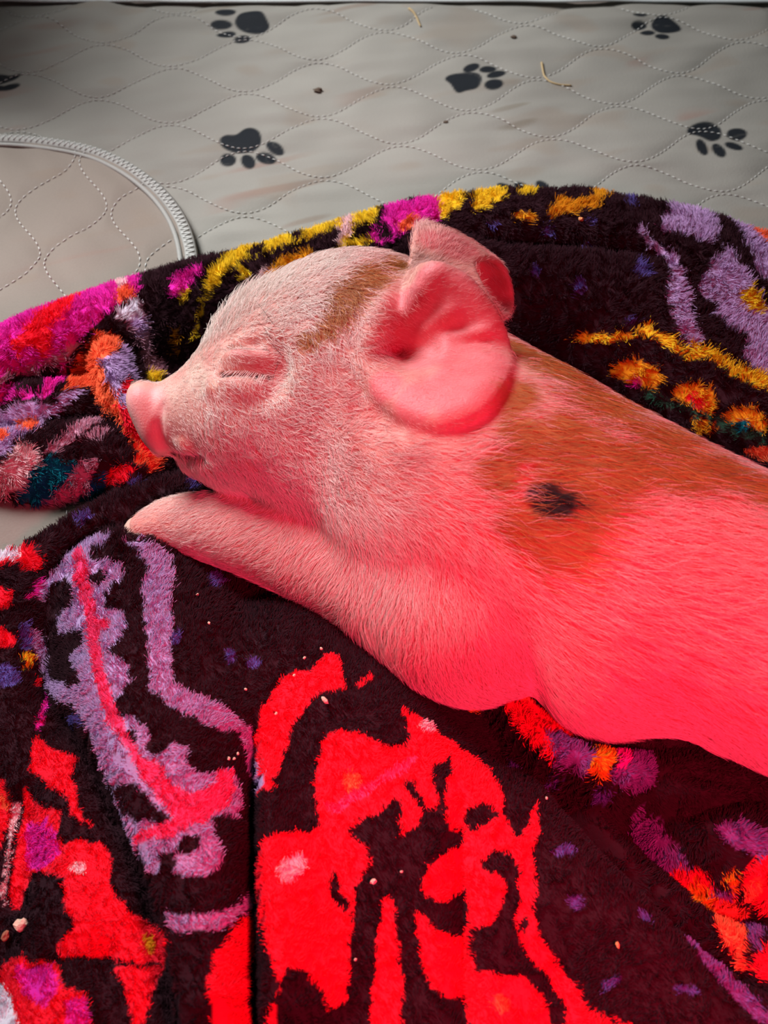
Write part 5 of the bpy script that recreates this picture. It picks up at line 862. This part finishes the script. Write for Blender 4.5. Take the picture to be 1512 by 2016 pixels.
PF = pig_field(PIG)
pv, pq = PF.mesh()
pv = relax(pv, pq, 2)
pn = vnormals(pv, pq)


def blend(P, ctrl, power=3.0, soft=0.004):
    """inverse-distance blend of control values (first three columns are the place)"""
    ctrl = np.array(ctrl, float)
    out = np.zeros((len(P), ctrl.shape[1] - 3))
    for s in range(0, len(P), 40000):
        d = np.sqrt(((P[s:s + 40000, None, :] - ctrl[None, :, :3]) ** 2).sum(2)) + soft
        w = d ** -power
        out[s:s + 40000] = (w[..., None] * ctrl[None, :, 3:]).sum(1) / w.sum(1)[:, None]
    return out


def patch(P, blobs, edge=0.35):
    """1 inside any of the patches (x, y, z, radius), soft and ragged at the edge"""
    m = np.zeros(len(P))
    jit = vnoise(P[:, 0] + P[:, 2], P[:, 1] - P[:, 2], 0.006, 61) * 0.18
    for b in blobs:
        d = np.linalg.norm(P - np.array(b[:3]), axis=1) / b[3] + jit
        m = np.maximum(m, 1 - smooth01(d, 1 - edge, 1 + edge))
    return m


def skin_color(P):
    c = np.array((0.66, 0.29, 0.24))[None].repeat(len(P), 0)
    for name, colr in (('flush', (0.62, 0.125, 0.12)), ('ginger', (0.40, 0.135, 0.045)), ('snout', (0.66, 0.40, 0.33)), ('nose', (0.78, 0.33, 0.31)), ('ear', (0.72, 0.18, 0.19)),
                       ('lid', (0.60, 0.22, 0.20)), ('canal', (0.55, 0.11, 0.12)), ('black', (0.03, 0.02, 0.02)), ('slit', (0.05, 0.02, 0.02)), ('lip', (0.80, 0.50, 0.38))):  # canal colour also paints the far ear's inner shade into its skin
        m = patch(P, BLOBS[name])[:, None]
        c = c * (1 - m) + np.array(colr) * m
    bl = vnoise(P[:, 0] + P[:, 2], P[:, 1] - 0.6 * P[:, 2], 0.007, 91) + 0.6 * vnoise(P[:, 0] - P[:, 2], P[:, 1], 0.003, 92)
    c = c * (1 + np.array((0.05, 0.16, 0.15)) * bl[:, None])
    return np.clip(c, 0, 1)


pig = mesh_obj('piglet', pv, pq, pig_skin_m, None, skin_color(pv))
tag(pig, 'sleeping pink and ginger piglet lying on the fleece blanket', 'piglet')


def scatter_faces(n, weight):
    a = pv[pq]
    fa = 0.5 * np.linalg.norm(np.cross(a[:, 2] - a[:, 0], a[:, 3] - a[:, 1]), axis=1)
    w = fa * weight
    f = rng.choice(len(pq), n, p=w / w.sum())
    u, v = rng.rand(n, 1), rng.rand(n, 1)
    b = [(1 - u) * (1 - v), u * (1 - v), u * v, (1 - u) * v]
    P = sum(b[i] * pv[pq[f, i]] for i in range(4))
    N = sum(b[i] * pn[pq[f, i]] for i in range(4))
    return P, N / np.linalg.norm(N, axis=1, keepdims=True)


fc = pv[pq].mean(1); fn = pn[pq].mean(1)
attr = blend(fc, HAIR)                      # direction xyz, length, lift, density
nose = patch(fc, BLOBS['bare'], 0.15)
wt = attr[:, 5] * np.where(fn[:, 2] < -0.55, 0.05, 1.0) * (1 - nose)
wt *= np.where(fc[:, 0] > 0.26, 0.35, 1.0)
NF = 130000
P, N = scatter_faces(NF, wt)
at = blend(P, HAIR)
D = at[:, :3]
D = D - (D * N).sum(1, keepdims=True) * N
D /= np.linalg.norm(D, axis=1, keepdims=True) + 1e-9
Bt = np.cross(N, D)
sw = 0.45 * vnoise(P[:, 0] * 1.2 + P[:, 2], P[:, 1] + P[:, 2] * 0.7, 0.007, 71) + 0.28 * rng.randn(NF)
mess = at[:, 6]
sw = sw * mess
D = D * np.cos(sw)[:, None] + Bt * np.sin(sw)[:, None]
ln = at[:, 3] * (0.55 + 0.7 * rng.rand(NF))
lift = at[:, 4] * (0.6 + 0.8 * rng.rand(NF))
K = 6
S = np.linspace(0, 1, K)
bend = 0.38 * mess * rng.randn(NF)
wave = 0.05 * mess * rng.randn(NF)
pts = np.empty((NF, K, 3))
for k, s in enumerate(S):
    along = ln * s
    up = ln * lift * (s - 0.55 * s * s)
    side = ln * (bend * s * s + wave * np.sin(7 * s))
    pts[:, k] = P + D * along[:, None] + N * up[:, None] + np.cross(N, D) * side[:, None]
rad = ((0.000062 + 0.000045 * rng.rand(NF)) * np.clip(ln / 0.005, 0.45, 1) * np.where(mess < 0.7, 0.78, 1.0))[:, None] * (1 - 0.8 * S ** 2)[None, :]
g = patch(P, BLOBS['ginger'], 0.55); bk = patch(P, BLOBS['black'], 0.3)
isg = rng.rand(NF) < g * 0.96
isb = rng.rand(NF) < bk * 0.95
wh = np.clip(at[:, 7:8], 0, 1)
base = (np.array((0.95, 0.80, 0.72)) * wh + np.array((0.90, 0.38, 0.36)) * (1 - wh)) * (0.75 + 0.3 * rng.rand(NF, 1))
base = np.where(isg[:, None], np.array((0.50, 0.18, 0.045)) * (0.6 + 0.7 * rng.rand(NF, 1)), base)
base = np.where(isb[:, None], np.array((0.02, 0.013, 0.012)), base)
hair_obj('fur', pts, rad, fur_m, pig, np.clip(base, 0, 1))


def strands(name, roots, tips, r0, mat, color, sag=0.15, k=6):
    A = np.array(roots, float); B = np.array(tips, float)
    n = len(A)
    S = np.linspace(0, 1, k)
    P = A[:, None] + (B - A)[:, None] * S[None, :, None]
    out = np.array(TOCAM)
    P = P + out * (np.linalg.norm(B - A, axis=1)[:, None] * sag * np.sin(math.pi * S)[None])[..., None]
    return hair_obj(name, P, np.full((n, 1), r0) * (1 - 0.7 * S)[None, :], mat, pig, np.array(color)[None].repeat(n, 0))


strands('eyelashes', LASH['roots'], LASH['tips'], 0.00009, fur_m, (0.92, 0.78, 0.72), 0.2)
strands('bristles', BRISTLE['roots'], BRISTLE['tips'], 0.00007, dark_hair_m, (0.02, 0.012, 0.01), 0.2)


def claw(c, axis, length, w, h):
    """one half of the cloven trotter: a blunt tapering toe"""
    c = np.array(c); ax = np.array(axis) / np.linalg.norm(axis)
    sd = np.cross(ax, [0, 0, 1]); sd /= np.linalg.norm(sd); up = np.cross(sd, ax)
    V, n, m = [], 12, 14
    for i in range(n + 1):
        t = i / n
        r = math.sqrt(max(0, 1 - (max(0, t - 0.4) / 0.6) ** 3.5)) * (1 - 0.22 * t) * (1 if t > 0 else 0.8)
        for k in range(m):
            a = 2 * math.pi * k / m
            zz_ = math.sin(a) * h * r
            zz_ = max(zz_, -0.75 * h * r)            # flat sole
            V.append(c + ax * length * t + sd * math.cos(a) * w * r + up * zz_ - up * 0.15 * h * t)
    F = [(i * m + k, i * m + (k + 1) % m, (i + 1) * m + (k + 1) % m, (i + 1) * m + k) for i in range(n) for k in range(m)]
    return np.array(V), np.array(F)


for c in CLAWS:
    V, F = claw(*c)
    mesh_obj('hoof_claw', V, F, hoof_m, pig)

# ---------------------------------------------------------------- fleece blanket
PALETTE = {'black': (0.030, 0.010, 0.014), 'lilac': (0.46, 0.28, 0.50), 'magenta': (0.72, 0.02, 0.34), 'coral': (0.86, 0.13, 0.05),
           'yellow': (0.80, 0.50, 0.02), 'gold': (0.70, 0.28, 0.012), 'teal': (0.005, 0.17, 0.22), 'pale': (0.80, 0.48, 0.50),
           'violet_spot': (0.10, 0.07, 0.27), 'red': (0.86, 0.014, 0.035), 'purple': (0.20, 0.07, 0.26), 'green': (0.03, 0.10, 0.06),
           'rose': (0.80, 0.05, 0.16), 'white': (0.80, 0.74, 0.82), 'dusk': (0.48, 0.22, 0.30)}
PN = list(PALETTE)
PC = np.array([PALETTE[k] for k in PN])
under = underside(PF)
st = 0.0011
x = np.arange(-0.232, 0.39, st); y = np.arange(-0.285, 0.20, st)
X, Y = np.meshgrid(x, y, indexing='ij')
Z, ins, dO = blanket_height(BLANKET, X, Y, under)
Z = np.where(ins, Z, 0.0035)
R2 = 3                                         # the print is drawn twice as fine as the cloth
xr = np.arange(x[0], x[-1], st / R2); yr = np.arange(y[0], y[-1], st / R2)
XR, YR = np.meshgrid(xr, yr, indexing='ij')
WX = XR + 0.0007 * vnoise(XR, YR, 0.003, 11); WY = YR + 0.0007 * vnoise(XR, YR, 0.003, 12)
print_ = np.zeros(XR.shape, np.uint8)
for cname, pts in PRINT:
    pts = np.array(pts).reshape(-1, 2) * 1e-4
    lo, hi = pts.min(0) - 0.002, pts.max(0) + 0.002
    i0, i1 = np.searchsorted(xr, [lo[0], hi[0]]); j0, j1 = np.searchsorted(yr, [lo[1], hi[1]])
    if i1 - i0 < 1 or j1 - j0 < 1:
        continue
    m = inside(WX[i0:i1, j0:j1], WY[i0:i1, j0:j1], pts)
    print_[i0:i1, j0:j1][m] = PN.index(cname)


def print_at(px, py):
    i = np.clip(((px - x[0]) / st * R2).astype(int), 0, print_.shape[0] - 1)
    j = np.clip(((py - y[0]) / st * R2).astype(int), 0, print_.shape[1] - 1)
    return PC[print_[i, j]]


F = grid_faces(*X.shape)
near = ins | (dO < 0.0016)
F = F[near.ravel()[F].all(1)]
used = np.unique(F)
remap = np.full(X.size, -1); remap[used] = np.arange(len(used))
fleece_m = material('fleece_backing', attr=True, rough=0.95, spec=0.05, bump=(700, 0.6))
pile_m = material('fleece_pile', attr=True, rough=0.85, spec=0.04)
bl = mesh_obj('fleece_blanket', np.stack([X, Y, Z], -1).reshape(-1, 3)[used], remap[F], fleece_m, None, print_at(X.ravel()[used], Y.ravel()[used]))
tag(bl, 'rumpled dark fleece blanket with bright floral print under the piglet', 'blanket')

gx, gy = np.gradient(Z, st)
area = np.sqrt(1 + np.minimum(gx ** 2 + gy ** 2, 9))
clear = under(X, Y) - Z
ok = ins & (X > -0.228) & (X < 0.25) & (Y > -0.262) & ~((clear < 0.0035) & (under(X, Y) < 0.9))
w = (area * ok * (1.5 - 0.6 * smooth01(Y, -0.09, 0.01))).ravel()
NP = 800000
f = rng.choice(X.size, NP, p=w / w.sum())
px = X.ravel()[f] + st * (rng.rand(NP) - 0.5); py = Y.ravel()[f] + st * (rng.rand(NP) - 0.5)
zx, zy = np.clip(gx.ravel()[f], -3, 3), np.clip(gy.ravel()[f], -3, 3)
pz = Z.ravel()[f] + zx * (px - X.ravel()[f]) + zy * (py - Y.ravel()[f]) - 0.0003
N = np.stack([-zx, -zy, np.ones(NP)], 1); N /= np.linalg.norm(N, axis=1, keepdims=True)
back = smooth01(py, -0.09, 0.01)                 # the nap is worn short where the front lies flat
shag = np.zeros(NP)
for a, b, r in LONG:
    shag = np.maximum(shag, 1 - smooth01(np.hypot(px - a, py - b) / r, 0.6, 1.2))
ang = 1.2 + 2.2 * vnoise(px, py, 0.05, 81) + 1.0 * vnoise(px, py, 0.012, 82)
ln_ = 0.55 + 0.25 * vnoise(px, py, 0.03, 83)
nap = np.stack([np.cos(ang) * ln_, np.sin(ang) * ln_, -0.25 * np.ones(NP)], 1)
tuft = np.stack([vnoise(px, py, 0.0022, 84), vnoise(px, py, 0.0022, 85), 0 * px], 1) * 0.95
D = N * 0.85 + nap + tuft + 0.10 * rng.randn(NP, 3)
D /= np.linalg.norm(D, axis=1, keepdims=True)
L_ = (0.0015 + 0.0022 * np.maximum(back, 0.4 * shag)) * (0.7 + 0.5 * rng.rand(NP))
K = 4
S = np.linspace(0, 1, K)
P0 = np.stack([px, py, pz], 1)
curl = 0.16 * rng.randn(NP, 3)
pts = np.empty((NP, K, 3))
for k, s in enumerate(S):
    pts[:, k] = P0 + (D * s + (nap * 0.35 + curl) * s * s * 0.5) * L_[:, None]
rad = (0.000105 + 0.00005 * rng.rand(NP))[:, None] * (1 - 0.45 * S ** 2)[None]
cc = print_at(px + (0.0004 + 0.0001 * back) * rng.randn(NP), py + (0.0004 + 0.0001 * back) * rng.randn(NP)) * (0.75 + 0.5 * rng.rand(NP, 1))
hair_obj('pile', pts, rad, pile_m, bl, np.clip(cc, 0, 1))


# ---------------------------------------------------------------- crumbs, straw and specks
def lump(r, seed, stretch):
    bm = bmesh.new()
    bmesh.ops.create_icosphere(bm, subdivisions=2, radius=1)
    rr = np.random.RandomState(seed)
    ph = rr.uniform(0, 6, (4, 3)); fr = rr.uniform(1.5, 3.5, (4, 3))
    for v in bm.verts:
        n = sum(math.sin(fr[i] @ np.array(v.co) * 1.3 + ph[i, 0]) for i in range(4)) * 0.11
        v.co = v.co * (1 + n)
        v.co = Vector((v.co.x * stretch[0], v.co.y * stretch[1], v.co.z * stretch[2])) * r
    me = bpy.data.meshes.new('crumb')
    bm.to_mesh(me); bm.free()
    return me


crumb_ms = {k: material('crumb_' + k, c, rough=0.8, grain=0.3, grain_scale=900, bump=(1500, 0.6))
            for k, c in (('pale', (0.80, 0.55, 0.40)), ('orange', (0.75, 0.33, 0.12)), ('brown', (0.35, 0.12, 0.07)))}


def surf(a, b):
    i = int(round((a - x[0]) / st)); j = int(round((b - y[0]) / st))
    return Z[i, j]


for n, (a, b, r, kind, stretch, label, group) in enumerate(CRUMBS):
    me = lump(r, n + 3, stretch)
    me.materials.append(crumb_ms[kind])
    o = bpy.data.objects.new('crumb', me)
    o.location = (a, b, surf(a, b) + 0.0018 + r * 0.4)
    o.rotation_euler = (0, 0, n * 1.3)
    COL.objects.link(o)
    tag(o, label, 'crumb', group)
straw_m = material('dry_straw', (0.40, 0.29, 0.15), rough=0.6, grain=0.2, grain_scale=600)
speck_m = material('dark_speck', (0.10, 0.07, 0.05), rough=0.8, grain=0.3, grain_scale=900)
for pts, r, label in STRAWS:
    q = catmull(np.array(pts), 6, False)
    q = np.concatenate([q, pad_z(q[:, 0], q[:, 1], QUILT1)[:, None] + 0.0006], 1)
    V, F = tube(q, np.linspace(r, r * 0.6, len(q)), 6)
    tag(mesh_obj('straw', V, F, straw_m), label, 'straw')
for n, (a, b, r, label) in enumerate(SPECKS):
    me = lump(r, n + 50, (1.2, 0.8, 0.5))
    me.materials.append(speck_m)
    o = bpy.data.objects.new('dirt_speck', me)
    o.location = (a, b, float(pad_z(np.array([a]), np.array([b]), QUILT1)[0]) + r * 0.35)
    COL.objects.link(o)
    tag(o, label, 'speck')
